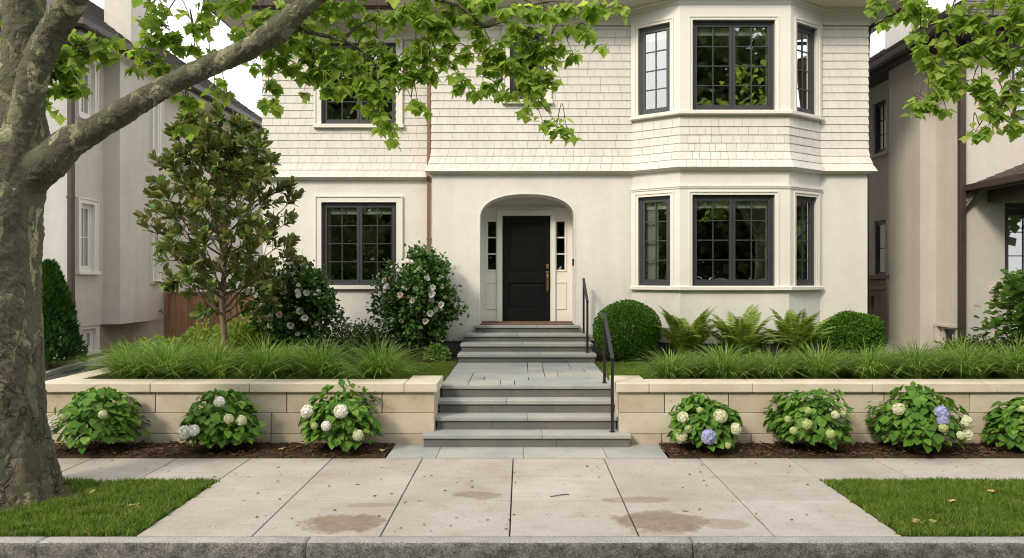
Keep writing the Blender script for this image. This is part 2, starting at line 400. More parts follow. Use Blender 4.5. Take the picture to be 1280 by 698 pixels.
M['hyd_leaf'] = leaf('hydrangea_leaf', [(0, (.055, .14, .018)), (.5, (.095, .215, .028)), (.9, (.15, .28, .042)), (1, (.22, .34, .06))], .55, .3, .22)
M['fern_leaf'] = leaf('fern_frond', [(0, (.15, .235, .04)), (.6, (.25, .34, .065)), (1, (.34, .42, .10))], .55, .4, .25)
M['thuja_leaf'] = leaf('thuja_spray', [(0, (.022, .075, .014)), (.6, (.04, .115, .02)), (1, (.075, .165, .032))], .6, .25, .25)
M['lime_leaf'] = leaf('lime_green_leaf', [(0, (.12, .2, .03)), (.6, (.2, .3, .045)), (1, (.31, .38, .07))], .5, .4, .25)
M['shrub_leaf'] = leaf('shrub_leaf', [(0, (.05, .11, .018)), (.6, (.09, .175, .028)), (1, (.17, .26, .05))], .48, .3, .35)
M['fresh_leaf'] = leaf('fresh_leaf', [(0, (.08, .17, .025)), (.6, (.13, .25, .04)), (1, (.21, .33, .06))], .48, .4, .3)
M['far_leaf'] = leaf('street_tree_leaf', [(0, (.05, .085, .025)), (.6, (.095, .15, .04)), (1, (.15, .21, .06))], .55, .3, .3)
M['white_petal'] = leaf('white_petal', [(0, (.82, .78, .72)), (1, (.90, .88, .84))], .6, .3, .2, tcol=(1, 1, 1))
M['pink_petal'] = leaf('blush_petal', [(0, (.72, .55, .48)), (1, (.8, .68, .61))], .6, .3, .2, tcol=(1, 1, 1))
M['cream_floret'] = leaf('cream_floret', [(0, (.62, .64, .40)), (1, (.76, .76, .58))], .6, .25, .2, tcol=(1, 1, 1))
M['lime_floret'] = leaf('lime_floret', [(0, (.42, .52, .18)), (1, (.6, .66, .33))], .6, .25, .2, tcol=(1, 1, 1))
M['white_floret'] = leaf('white_floret', [(0, (.80, .79, .70)), (1, (.88, .87, .80))], .6, .25, .2, tcol=(1, 1, 1))
M['blue_floret'] = leaf('blue_floret', [(0, (.36, .38, .62)), (.7, (.46, .47, .72)), (1, (.56, .54, .78))], .6, .25, .2, tcol=(1, 1, 1))
M['yellow_eye'] = simple('stamen', (.6, .42, .08), None, 5, .7)
M['twig'] = simple('grey_brown_bark', (.10, .075, .055), (.16, .125, .095), 12, .85, .2, bump=.5, bscale=60)
M['mag_bark'] = simple('pale_brown_bark', (.17, .125, .085), (.24, .18, .13), 10, .85, .2, bump=.5, bscale=50)
M['dead_leaf'] = simple('dry_leaf', (.34, .22, .10), (.45, .33, .16), 20, .8, .2, isl=.2)

# plane bark: flaking plates, old rough bark below and smooth camouflage above
t = NT('plane_bark')
v3 = t.vmul(t.pos(), (1.0, 1.0, .62))
n1 = t.noise(5.5, 5, .55, v3, .6); n2 = t.noise(4.0, 4, .5, t.vmul(t.pos(), (1.15, .9, .55)), .8); n3 = t.noise(9.0, 3, .5, v3, .5)
base = t.ramp(t.noise(14, 6, .7), [(.3, (.098, .09, .06)), (.7, (.155, .142, .10))])
base = t.mix(t.ramp(n3, [(.52, (0,)*3), (.54, (1,)*3)]), base, (.13, .132, .082))
c = t.mix(t.ramp(n1, [(.56, (0,)*3), (.57, (1,)*3)]), base, t.ramp(t.noise(20, 4, .6), [(.3, (.20, .20, .115)), (.7, (.26, .26, .16))]))
c = t.mix(t.ramp(n2, [(.60, (0,)*3), (.61, (1,)*3)]), c, t.ramp(t.noise(20, 4, .6), [(.3, (.34, .32, .20)), (.7, (.44, .41, .27))]))
sp = t.n('SeparateXYZ'); t.l(t.pos(), sp.inputs[0])
lowz = t.ramp(t.math('ADD', t.math('MULTIPLY', sp.outputs[2], .35), t.math('MULTIPLY', t.noise(3, 4), .5)), [(.35, (1,)*3), (.95, (0,)*3)])
rough_b = t.ramp(t.noise(11, 8, .75, t.vmul(t.pos(), (1.3, 1.3, .35))), [(.28, (.085, .065, .046)), (.5, (.25, .205, .15)), (.75, (.39, .33, .255))])
c = t.mix(t.math('MULTIPLY', lowz, t.ramp(n3, [(.38, (1,)*3), (.56, (.05,)*3)])), c, rough_b)
vo = t.n('TexVoronoi', feature='DISTANCE_TO_EDGE'); vo.inputs['Scale'].default_value = 9.0
wv = t.n('VectorMath', operation='ADD'); t.l(t.vmul(t.pos(), (1.25, 1.25, .42)), wv.inputs[0]); nzc = t.n('TexNoise'); nzc.inputs['Scale'].default_value = 7; t.l(t.pos(), nzc.inputs['Vector']); wm = t.vmul(nzc.outputs['Color'], (.16, .16, .16)); t.l(wm, wv.inputs[1]); t.l(wv.outputs[0], vo.inputs['Vector'])
crack = t.math('MULTIPLY', t.ramp(vo.outputs['Distance'], [(.0, (1,)*3), (.075, (0,)*3)]), t.math('MULTIPLY', t.ramp(t.noise(2.6, 3), [(.36, (.0,)*3), (.55, (1,)*3)]), t.math('ADD', t.math('MULTIPLY', lowz, .85), .10)))
c = t.mix(t.math('MULTIPLY', crack, .85), c, (.035, .027, .02))
step = t.math('ADD', t.math('MULTIPLY', t.ramp(n1, [(.565, (1,)*3), (.58, (0,)*3)]), .6), t.math('MULTIPLY', t.ramp(n2, [(.635, (1,)*3), (.65, (0,)*3)]), .6))
h = t.math('ADD', t.math('SUBTRACT', step, t.math('MULTIPLY', crack, 1.6)), t.math('MULTIPLY', t.math('MULTIPLY', t.noise(11, 8, .75, t.vmul(t.pos(), (1.3, 1.3, .35))), lowz), 3.5))
h = t.math('ADD', h, t.math('MULTIPLY', t.noise(45, 5, .7), .5))
M['plane_bark'] = t.end(t.bsdf(c, .85, .25, bump=h, bstr=1.0, bdist=.035))
# ---------------------------------------------------------------- setting: ground, road, pavement, beds
rnd = random.Random(7); rng = np.random.default_rng(11)
def struct(mb, name, mats, **k):
    return tag(mb.build(name, mats, **k), kind='structure')

mb = MB(); mb.add([(-220,-220,-.3),(220,-220,-.3),(220,320,-.3),(-220,320,-.3)], [(0,1,2,3)]); struct(mb, 'ground', M['ground'])
mb = MB(); mb.add([(-60,-8,-.15),(60,-8,-.15),(60,5.70,-.15),(-60,5.70,-.15)], [(0,1,2,3)]); struct(mb, 'road', M['asphalt'])
mb = MB(); mb.box(-60,60,-16,-8,-.35,-.02); struct(mb, 'far_verge', M['turf'])

# kerb: long rough-faced granite stones
mb = MB(); xs = [-14, -10.4, -7.1, -3.95, -1.76, 1.40, 4.55, 7.6, 10.9, 14]
for x0, x1 in zip(xs[:-1], xs[1:]):
    nx = max(8, int((x1-x0)/.035)); prof = [(5.655,-.32),(5.66,-.26),(5.662,-.2),(5.664,-.15),(5.666,-.1),(5.668,-.06),(5.672,-.03),(5.684,-.008),(5.70,-.001),(5.74,.0),(5.78,.0),(5.803,-.002),(5.807,-.02)]
    vs = []; x0 += .006; x1 -= .006
    for i in range(nx+1):
        x = x0 + (x1-x0)*i/nx; e = min(i, nx-i)
        for (y, z) in prof:
            q = noise.noise((x*9, y*5, z*14)); q2 = noise.noise((x*30, y*9+5, z*40))
            face = 1.0 if z < -.01 and y < 5.7 else .15
            vs.append((x, y + face*(q*.016 + q2*.010 + .006*noise.noise((x*60,y*20,z*70))) + (.008 if e == 0 else 0), z + (.0025*q if z > -.05 else 0) - (.006 if e == 0 else 0)))
    k = len(prof); fs = [(i*k+j, (i+1)*k+j, (i+1)*k+j+1, i*k+j+1) for i in range(nx) for j in range(k-1)]
    fs += [tuple(range(k)), tuple(nx*k+j for j in range(k-1, -1, -1))]
    mb.add(vs, fs, 0, True)
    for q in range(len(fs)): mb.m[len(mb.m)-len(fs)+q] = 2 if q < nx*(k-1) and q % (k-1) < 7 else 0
mb.box(-14, 14, 5.70, 5.80, -.4, -.03, 1)
struct(mb, 'kerb', [M['granite'], M['asphalt'], M['granite_face_shaded']])

# pavement slabs with tooled joints, apron to the kerb in the middle
mb = MB(); J = .006
def slab(x0, x1, y0, y1, z=0.0):
    mb.box(x0+J, x1-J, y0+J*.8, y1-J*.8, z-.08, z)
ax = [-3.22, -2.25, -1.18, -.10, .98, 2.11, 3.18]
for x0, x1 in zip(ax[:-1], ax[1:]):
    for y0, y1 in ((5.812, 6.75), (6.75, 7.55), (7.55, 8.29)):
        slab(x0, x1, y0, y1, rnd.uniform(-.0015, .0015))
left = [-3.22, -4.09, -5.10, -6.12, -7.2, -8.3, -9.4, -10.5, -11.6, -12.7, -13.8]; right = [3.18, 4.17, 5.27, 6.37, 7.47, 8.57, 9.67, 10.77, 11.87, 12.97, 14]
for L in (left, right):
    for x0, x1 in zip(L[:-1], L[1:]): slab(min(x0,x1), max(x0,x1), 7.33, 8.29, rnd.uniform(-.0015, .0015))
pave = struct(mb, 'pavement', M['walk'], bevel=.007, seg=2)
mb = MB(); mb.box(-14, 14, 5.81, 8.30, -.12, -.045); struct(mb, 'pavement_bed', M['soil'])

# verges
for nm, x0, x1 in (('verge_soil', -14, -3.225), ('verge_soil', 3.185, 14)):
    mb = MB(); n = 60
    vs = [(x0+(x1-x0)*i/n, y, -.012 + .012*noise.noise((i*.7, y*2, 0))) for i in range(n+1) for y in (5.812, 6.2, 6.6, 7.0, 7.325)]
    mb.add(vs, [(i*5+j, (i+1)*5+j, (i+1)*5+j+1, i*5+j+1) for i in range(n) for j in range(4)], 0, True)
    struct(mb, nm, M['turf'])
# mulch strips along the wall
for x0, x1 in ((-6.25, -1.63), (1.76, 9.5)):
    mb = MB(); n = 90; ys = [8.29, 8.32, 8.45, 8.6, 8.75, 8.98]
    vs = [(x0+(x1-x0)*i/n, y, (-.01 if y < 8.3 else .018) + .016*noise.noise((i*.9, y*6, 3))) for i in range(n+1) for y in ys]
    mb.add(vs, [(i*6+j, (i+1)*6+j, (i+1)*6+j+1, i*6+j+1) for i in range(n) for j in range(5)], 0, True)
    struct(mb, 'planting_bed', M['soil'])
    N = int((x1-x0)*420); L = Leaves(); T = np.array([[-.5,0,0],[.5,.1,.05],[.4,1,.08],[-.35,.9,0]])
    pos = np.stack([rng.uniform(x0+.02, x1-.02, N), rng.uniform(8.31, 8.95, N), rng.uniform(.015, .045, N)], 1)
    a = rng.uniform(0, 6.28, N); Y = np.stack([np.cos(a), np.sin(a), rng.normal(0, .25, N)], 1)
    L.put(T, [[[0,1,2,3]]], pos, Y, np.tile([0,0,1.0], (N,1)) + rng.normal(0,.35,(N,3)), rng.uniform(.02, .06, N), np.full(N, .45))
    tag(L.build('bark_mulch', M['chip']), kind='stuff')

# bluestone landing and garden path
mb = MB()
for x0, x1 in ((-1.62,-1.02),(-1.02,.02),(.02,1.02),(1.02,1.75)):
    mb.box(x0+.003, x1-.003, 8.297, 9.0, -.06, .004 + rnd.uniform(-.001,.001))
struct(mb, 'stone_landing', M['blue'], bevel=.004)
mb = MB(); y = 9.66; rows = [.42, .36, .46, .38, .44, .40]
for r, dy in enumerate(rows):
    x = -1.115; y1 = min(y+dy, 12.12)
    cuts = [-1.115] + sorted(rnd.sample([-.75,-.55,-.3,-.1,.1,.35,.55,.8,1.0], 3)) + [1.265]
    for x0, x1 in zip(cuts[:-1], cuts[1:]): mb.box(x0+.005, x1-.005, y+.005, y1-.005, .58, .66 + rnd.uniform(-.002,.002))
    y = y1
struct(mb, 'garden_path', M['blue'], bevel=.004)
mb = MB(); mb.box(-1.118, 1.268, 9.66, 12.14, .3, .645); struct(mb, 'path_bed', M['soil'])

# terrace ground left and right of the path, and the yards beyond
def sheet(name, x0, x1, y0, y1, z, m, amp=.01, n=40, k=12):
    mb = MB(); vs = [(x0+(x1-x0)*i/n, y0+(y1-y0)*j/k, z + amp*noise.noise((i*.8, j*.8, z))) for i in range(n+1) for j in range(k+1)]
    mb.add(vs, [(i*(k+1)+j, (i+1)*(k+1)+j, (i+1)*(k+1)+j+1, i*(k+1)+j+1) for i in range(n) for j in range(k)], 0, True)
    return struct(mb, name, m)
sheet('terrace_soil', -5.95, -1.12, 9.2, 12.0, .645, M['turf']); sheet('terrace_soil', 1.272, 9.5, 9.2, 12.0, .645, M['turf'])
sheet('house_bed', -5.95, -1.12, 12.0, 14.3, .65, M['soil'], .02); sheet('house_bed', 1.272, 6.95, 12.0, 13.45, .65, M['soil'], .02)
sheet('side_bed', 6.95, 12.5, 12.0, 13.8, .65, M['soil'], .02)
g_ = np.random.default_rng(31); N = 420; L = Leaves(); p_ = np.stack([g_.uniform(-5.2,5.6,N), 5.83+2.4*g_.random(N)**1.0, np.full(N,.004)],1); a_ = g_.uniform(0,6.28,N)
k_ = (np.abs(p_[:,0]) < 3.1) | (p_[:,1] > 7.36); p_, a_ = p_[k_], a_[k_]; N = len(p_)
L.put(np.array([[-.4,0,0],[.35,.1,.08],[.25,1,.05],[-.2,.8,.15]]), [[[0,1,2,3]]], p_, np.stack([np.cos(a_),np.sin(a_),0*a_],1), np.tile([0,0,1.0],(N,1)), g_.uniform(.008,.042,N)*g_.random(N)**.7)
tag(L.build('pavement_litter', M['chip']), kind='stuff')
sheet('gravel_side_yard', 6.65, 13.0, 13.4, 24, .655, M['gravel'], .015, 30, 40)
mb = MB(); mb.box(6.6, 13, 13.8, 24, -.2, .6); mb.box(1.3, 9.45, 9.3, 13.8, -.2, .6); mb.box(9.45, 13, 11.9, 13.8, -.2, .6); mb.box(-5.9, -1.15, 9.3, 14.2, -.2, .6)
struct(mb, 'terrace_fill', M['soil'])
# driveway ramps up beside the garden
mb = MB(); ys = [8.29, 9.5, 11, 12.5, 14, 15.2, 17.8]; zs = [.0, .06, .16, .26, .34, .38, .40]
vs = [(x, y, z) for y, z in zip(ys, zs) for x in (-8.9, -6.22)]
mb.add(vs, [(2*i, 2*i+1, 2*i+3, 2*i+2) for i in range(6)]); struct(mb, 'driveway', M['asphalt'])
mb = MB(); vs = [(x, y, z-.004) for y, z in zip(ys, zs) for x in (-6.3, -4.6)]
vs = [(x, y, .36) for y in (14.0, 24) for x in (-13, -4.5)]
mb.add(vs, [(0,1,3,2)]); struct(mb, 'back_yard', M['gravel'])
mb = MB()
for i in range(6):
    (y0, z0), (y1, z1) = (ys[i], zs[i]), (ys[i+1], zs[i+1])
    mb.add([(-9.02,y0,z0-.2),(-8.88,y0,z0-.2),(-8.88,y0,z0+.07),(-9.02,y0,z0+.07),(-9.02,y1-.01,z1-.2),(-8.88,y1-.01,z1-.2),(-8.88,y1-.01,z1+.07),(-9.02,y1-.01,z1+.07)],
           [(0,1,2,3),(7,6,5,4),(0,4,5,1),(1,5,6,2),(2,6,7,3),(3,7,4,0)])
struct(mb, 'driveway_kerb', M['granite'], bevel=.008)
mb = MB(); vs = [(x, y, z+.05) for y, z in zip(ys, zs) for x in (-14, -9.02)]
mb.add(vs, [(2*i, 2*i+1, 2*i+3, 2*i+2) for i in range(6)]); struct(mb, 'neighbour_bed', M['soil'])

# ---------------------------------------------------------------- retaining walls
def retaining_wall(x0, x1, pier, label):
    """pier: 'right' or 'left' = the end that turns back beside the steps"""
    root = empty('retaining_wall', ((x0+x1)/2, 9.1, 0), label, 'garden wall', 'garden walls along the pavement')
    mb = MB(); g = .006; Y0, Y1 = 8.96, 9.26
    for r, (za, zb) in enumerate(((-.1, .135), (.135, .405), (.405, .672))):
        x = x0; first = True
        while x < x1 - .01:
            w = rnd.uniform(.75, 1.25) if not first or r % 2 else rnd.uniform(.4, .6)
            first = False; e = x + w
            if x1 - e < .45: e = x1
            mb.box(x + g, e - g, Y0 + rnd.uniform(0, .003), Y1, za + g*.6, zb - g*.6); x = e
        px0, px1 = (x1-.32, x1) if pier == 'right' else (x0, x0+.32)
        mb.box(px0+.002, px1-(.0015), Y1+.004, 9.60, za+g*.7, zb-g*.7)
        if pier == 'right':
            y = Y1+.004
            while y < 12.8: mb.box(x0+g, x0+.29, y, min(y+1.2, 12.8)-.006, za+g*.7, zb-g*.7); y += 1.2
    mb.box(x0+.02, x1-.02, Y0+.02, Y1-.02, -.12, .665, 1)
    mb.build('block_wall', [M['lime'], M['plinth']], root, bevel=.006)
    cp = MB(); ca, cb = (x0-.04, x1-.385) if pier == 'right' else (x0+.385, x1+.04)
    x = ca
    while x < cb - .01:
        e = x + rnd.uniform(1.25, 1.6)
        if cb - e < .6: e = cb
        cp.box(x+.0025, e-.0025, Y0-.045, Y1+.045, .676, .795); x = e
    if pier == 'right':
        cp.box(x1-.385+.0025, x1+.04, Y0-.045, 9.62, .676, .795)
        y = Y1+.05
        while y < 12.8: cp.box(x0-.04, x0+.33, y, min(y+1.3, 12.85)-.006, .676, .795); y += 1.3
    else: cp.box(x0-.04, x0+.385-.0025, Y0-.045, 9.62, .676, .795)
    cp.build('coping', M['coping'], root, bevel=.012)
retaining_wall(-6.20, -1.12, 'right', 'pale limestone garden wall with flat coping on the driveway side of the steps')
retaining_wall(1.25, 9.4, 'left', 'pale limestone garden wall with flat coping on the handrail side of the steps')

# ---------------------------------------------------------------- two flights of bluestone steps
def flight(name, label, steps, z0, back):
    root = empty(name, ((steps[0][0]+steps[0][1])/2, steps[0][2], z0), label, 'steps')
    for i, (xa, xb, yf, zt) in enumerate(steps):
        zb = z0 if i == 0 else steps[i-1][3]; yb = steps[i+1][2] + .03 if i+1 < len(steps) else back
        st = empty('step', (0,0,0)); st.parent = root; st.matrix_parent_inverse = WM[root.name].inverted(); WM[st.name] = Matrix.Identity(4)
        tr = MB(); cut = xa + (xb-xa)*rnd.uniform(.38, .62); tr.box(xa-.02, cut-.0015, yf-.03, yb, zt-.05, zt); tr.box(cut+.0015, xb+.02, yf-.03, yb, zt-.05, zt)
        tr.build('tread', M['blue'], st, bevel=.006)
        ri = MB(); a = xa+(xb-xa)*rnd.uniform(.25,.42); b = xa+(xb-xa)*rnd.uniform(.6,.8)
        for p, q in ((xa, a), (a, b), (b, xb)): ri.box(p+.0015, q-.0015, yf, yb-.002, zb-.0+.001, zt-.052)
        ri.build('riser', M['blue_shaded'], st)
flight('garden_steps', 'four wide grey bluestone steps between the limestone walls', [(-1.24,1.365,8.81,.165),(-1.105,1.235,9.10,.33),(-1.105,1.235,9.37,.495),(-1.105,1.235,9.64,.66)], .004, 9.665)
flight('porch_steps', 'grey bluestone steps rising to the black front door', [(-1.10,1.285,12.13,.8025),(-1.085,1.27,12.56,.945),(-1.07,1.255,12.97,1.0875),(-.875,1.09,13.29,1.225)], .655, 13.43)

def handrail(label, pts):
    """pts: (x, y, z_foot, z_top) for the lower and the upper post"""
    (x, y0, f0, t0), (_, y1, f1, t1) = pts
    root = empty('handrail', (x, y0, f0), label, 'handrail', 'black iron handrails on the steps')
    for (y, f, tp) in ((y0, f0, t0), (y1, f1, t1)):
        p = MB(); p.box(x-.019, x+.019, y-.019, y+.019, f, tp-.012); p.box(x-.034, x+.034, y-.034, y+.034, f, f+.008); p.build('post', M['iron'], root, bevel=.003)
    r = MB(); s = (t1-t0)/(y1-y0); ya, yb = y0-.03, y1+.03; za, zb = t0-.03*s, t1+.03*s
    vs = [(x+sx, y, z+dz) for (y, z) in ((ya, za), (yb, zb)) for sx in (-.024, .024) for dz in (-.014, .014)]
    r.add(vs, [(0,2,3,1),(4,5,7,6),(0,1,5,4),(2,6,7,3),(1,3,7,5),(0,4,6,2)])
    r.build('rail', M['iron'], root, bevel=.004)
handrail('black iron handrail on the lower steps, nearer to the pavement', ((1.165, 8.95, .165, 1.12), (1.165, 9.80, .66, 1.62)))
handrail('black iron handrail on the upper steps beside the front door', ((1.17, 12.40, .8025, 1.72), (1.17, 13.14, 1.0875, 2.10)))
# ---------------------------------------------------------------- the house
A0, A1, B0, B1, C0, C1, C2, C3, D0, D1 = (-5.27,22), (-5.27,14.2), (-1.72,14.2), (-1.72,13.4), (2.12,13.4), (2.926,12.87), (4.935,12.87), (5.74,13.4), (6.65,13.4), (6.65,22)
PL = [A0, A1, (B0[0], B0[1]), B1, C0, C1, C2, C3, D0, D1]
BAY = [C0, C1, C2, C3]
house = empty('house', (.7, 16, .65), 'large cream shingled house with a two storey bay and black front door', 'house')
W_LL = (1.19, 2.725, 1.974, 3.67); W_UL = (1.19, 2.725, 5.25, 6.93); W_UM = (1.49, 2.166, 5.54, 6.90)
ARCH = (.92, 2.735, 1.225, 3.74)
LB = seg_n(C0, C1)[2]; LF = seg_n(C1, C2)[2]
LZ, UZ = (1.985, 3.665), (5.225, 6.885)
def bayops(z): return {4: [(.145,.785,*z)], 5: [(.22,1.742,*z)], 6: [(LB-.785, LB-.145, *z)]}
OPS_L = {1: [W_LL], 3: [ARCH], **bayops(LZ)}; OPS_U = {1: [W_UL], 3: [W_UM], **bayops(UZ)}

mb = MB()
for i in range(len(PL)-1): wall_seg(mb, PL[i], PL[i+1], .92, 4.22, OPS_L.get(i, ()), .0 if i == 3 else .14)
# arch: spandrel over the elliptical head, then the recess
ax0, ax1, az0, az1 = B1[0]+ARCH[0], B1[0]+ARCH[1], ARCH[2], ARCH[3]; acx, aw = (ax0+ax1)/2, (ax1-ax0)/2; spring = 3.27; YF, YD = 13.4, 14.0
arc = [(acx - aw*math.copysign(abs(math.cos(th))**.86, math.cos(th)), spring + (az1-spring)*math.sin(th)**.86) for th in [math.pi*i/36 for i in range(37)]]
for (p, q) in zip(arc[:-1], arc[1:]): mb.add([(p[0],YF,p[1]),(q[0],YF,q[1]),(q[0],YF,az1+.0001),(p[0],YF,az1+.0001)], [(0,1,2,3)])
jamb = [(ax0, az0)] + arc + [(ax1, az0)]
wall = mb.build('stucco_wall', M['stucco'], house)
rc = MB()
for (p, q) in zip(jamb[:-1], jamb[1:]):
    rc.add([(p[0],YF-.012,p[1]),(p[0],YD,p[1]),(q[0],YD,q[1]),(q[0],YF-.012,q[1])], [(0,1,2,3)], 0, False)
    # narrow plaster lip around the mouth of the recess
    def out(p, k=.022):
        d = Vector((p[0]-acx, 0, p[1]-min(p[1], spring))); d = Vector((math.copysign(1, p[0]-acx), 0, 0)) if p[1] <= spring+.001 else d.normalized(); return (p[0]+d.x*k, p[1]+d.z*k)
    po, qo = out(p), out(q)
    rc.add([(p[0],YF-.012,p[1]),(q[0],YF-.012,q[1]),(qo[0],YF-.012,qo[1]),(po[0],YF-.012,po[1])], [(0,1,2,3)])
    rc.add([(po[0],YF-.012,po[1]),(qo[0],YF-.012,qo[1]),(qo[0],YF+.002,qo[1]),(po[0],YF+.002,po[1])], [(0,1,2,3)])
rc.build('entry_arch', M['stucco'], house)
mb = MB(); mb.sweep(PL, [(-.035,.3),(-.035,.925),(-.3,.925)], caps=False); mb.build('plinth', M['plinth'], house)
mb = MB()
for i in range(len(PL)-1): wall_seg(mb, PL[i], PL[i+1], 4.19, 7.3, OPS_U.get(i, ()), .14)
mb.build('upper_wall', M['shingle'], house)

# shingle courses, flared at the foot
def flare(z): return .112*max(0, (4.64-z)/.47)**2
sh = MB(); course = .1525; z = 4.165; ci = 0
while z < 6.97:
    za, zb = z, min(z+course+.012, 6.99)
    for i in range(len(PL)-1):
        L = seg_n(PL[i], PL[i+1])[2]; zc = z+course/2
        if i in (4,5,6) and zc > 5.13: continue
        block = [(o[0]/L, o[1]/L) for o in OPS_U.get(i, ()) if o[2]-.05 < zc < o[3]+.05]
        spans = []; s0 = 0
        for b in block: spans.append((s0, b[0])); s0 = b[1]
        spans.append((s0, 1))
        olo, ohi = flare(za)+.006, flare(zb)+.004
        for (fa, fb) in spans:
            f = fa
            while f < fb - 1e-6:
                w = rnd.uniform(.11, .24)/L; g = f + w
                if fb - g < .08/L: g = fb
                t = .016 + (rnd.uniform(-.001, .0012) if ci else 0); dz = rnd.uniform(-.0012, .0012) if ci else 0; gp = .0024/L
                f0, f1 = (f if f == fa else f+gp), (g if g == fb else g-gp)
                def at(o, ff):
                    p, q = offp(PL, i, o), offp(PL, i+1, o); return (p[0]+(q[0]-p[0])*ff, p[1]+(q[1]-p[1])*ff)
                l0, l1, u0, u1, b0, b1 = at(olo+t, f0), at(olo+t, f1), at(ohi+.003, f0), at(ohi+.003, f1), at(olo-.012, f0), at(olo-.012, f1)
                sh.add([(*l0,za+dz),(*l1,za+dz),(*u1,zb),(*u0,zb),(*b0,za+dz),(*b1,za+dz)], [(0,1,2,3),(4,5,1,0),(4,0,3),(1,5,2)])
                f = g
    z += course; ci += 1
sh.build('shingle_siding', M['shingle'], house)
# moulding that closes the flare, frieze under the eaves
mb = MB(); mb.sweep(PL, [(.118,4.172),(.112,4.155),(.06,4.15),(.045,4.125),(.0,4.12)], caps=False); mb.build('belt_moulding', M['trim'], house)
PF = [A0, A1, B0, B1, C0, C1, C2, C3, D0, D1]
mb = MB(); mb.sweep(PF, [(.03,6.975),(.042,6.975),(.042,7.16),(.058,7.175),(.072,7.22),(.072,7.24),(.10,7.262),(.10,7.302)], caps=False); mb.build('frieze', M['trim'], house)

# roof: soffit, fascia, gutter and hips
PR = [A0, A1, B0, B1, D0, D1]
mb = MB(); mb.sweep(PR, [(-.02,7.30),(.70,7.30)], caps=False)
mb.add([(C0[0],C0[1]+.02,7.298),(C1[0],C1[1],7.298),(C2[0],C2[1],7.298),(C3[0],C3[1]+.02,7.298)], [(0,1,2,3)])
rt = MB()
def hip(x0, x1, y0, y1, z, h, inset):
    r = [(x0,y0,z),(x1,y0,z),(x1,y1,z),(x0,y1,z),(x0+inset,y0+inset,z+h),(x1-inset,y0+inset,z+h),(x1-inset,y1-inset,z+h),(x0+inset,y1-inset,z+h)]
    rt.add(r, [(0,1,5,4),(1,2,6,5),(2,3,7,6),(3,0,4,7),(4,5,6,7)])
hip(-2.44, 7.37, 12.68, 22.7, 7.46, 2.6, 3.6); hip(-5.99, -.5, 13.48, 22.7, 7.45, 1.9, 2.6)
roof = rt.build('roof', M['slate'], house)
mb.build('soffit', M['soffit'], roof)
mb = MB(); mb.sweep(PR, [(.70,7.295),(.725,7.295),(.725,7.47),(.70,7.47)], caps=False); mb.build('fascia', M['trim'], roof)
mb = MB(); mb.sweep(PR, [(.727,7.46),(.727,7.35),(.745,7.325),(.80,7.325),(.835,7.36),(.845,7.46),(.833,7.46),(.80,7.345),(.745,7.345),(.74,7.46)], caps=False); mb.build('gutter', M['brown_metal'], roof)
mb = MB(); mb.tube(catmull([(7.20,12.75,7.32),(7.15,12.9,7.18),(6.85,13.35,7.02),(6.74,13.52,6.9),(6.72,13.55,6.0)],5), .038, 8, 0); mb.tube([(6.72,13.55,6.0),(6.72,13.55,.8)], .038, 8, 0)
mb.build('downpipe', M['brown_metal'], house)
# copper downpipe in the corner of the set-back wing
mb = MB(); xp, yp = -1.875, 14.13
mb.box(xp-.036, xp+.036, yp-.07, yp-.012, .75, 4.06); mb.box(xp-.036, xp+.036, yp-.07, yp-.012, 4.36, 7.2)
mb.add([(xp+sx*.036, yp+sy, z) for (z, o) in ((4.06,0),(4.16,-.1),(4.26,-.1),(4.36,0)) for sx, sy in ((-1,-.07+o),(1,-.07+o),(1,-.012+o),(-1,-.012+o))],
       [f for k in range(3) for f in [(4*k+i, 4*k+(i+1)%4, 4*k+4+(i+1)%4, 4*k+4+i) for i in range(4)]])
cpp = mb.build('copper_downpipe', M['copper'], house, bevel=.01)
for zz in (1.5, 2.9, 5.2, 6.6): mb = MB(); mb.box(xp-.046, xp+.046, yp-.076, yp+.05, zz, zz+.03); mb.build('pipe_strap', M['copper'], cpp)

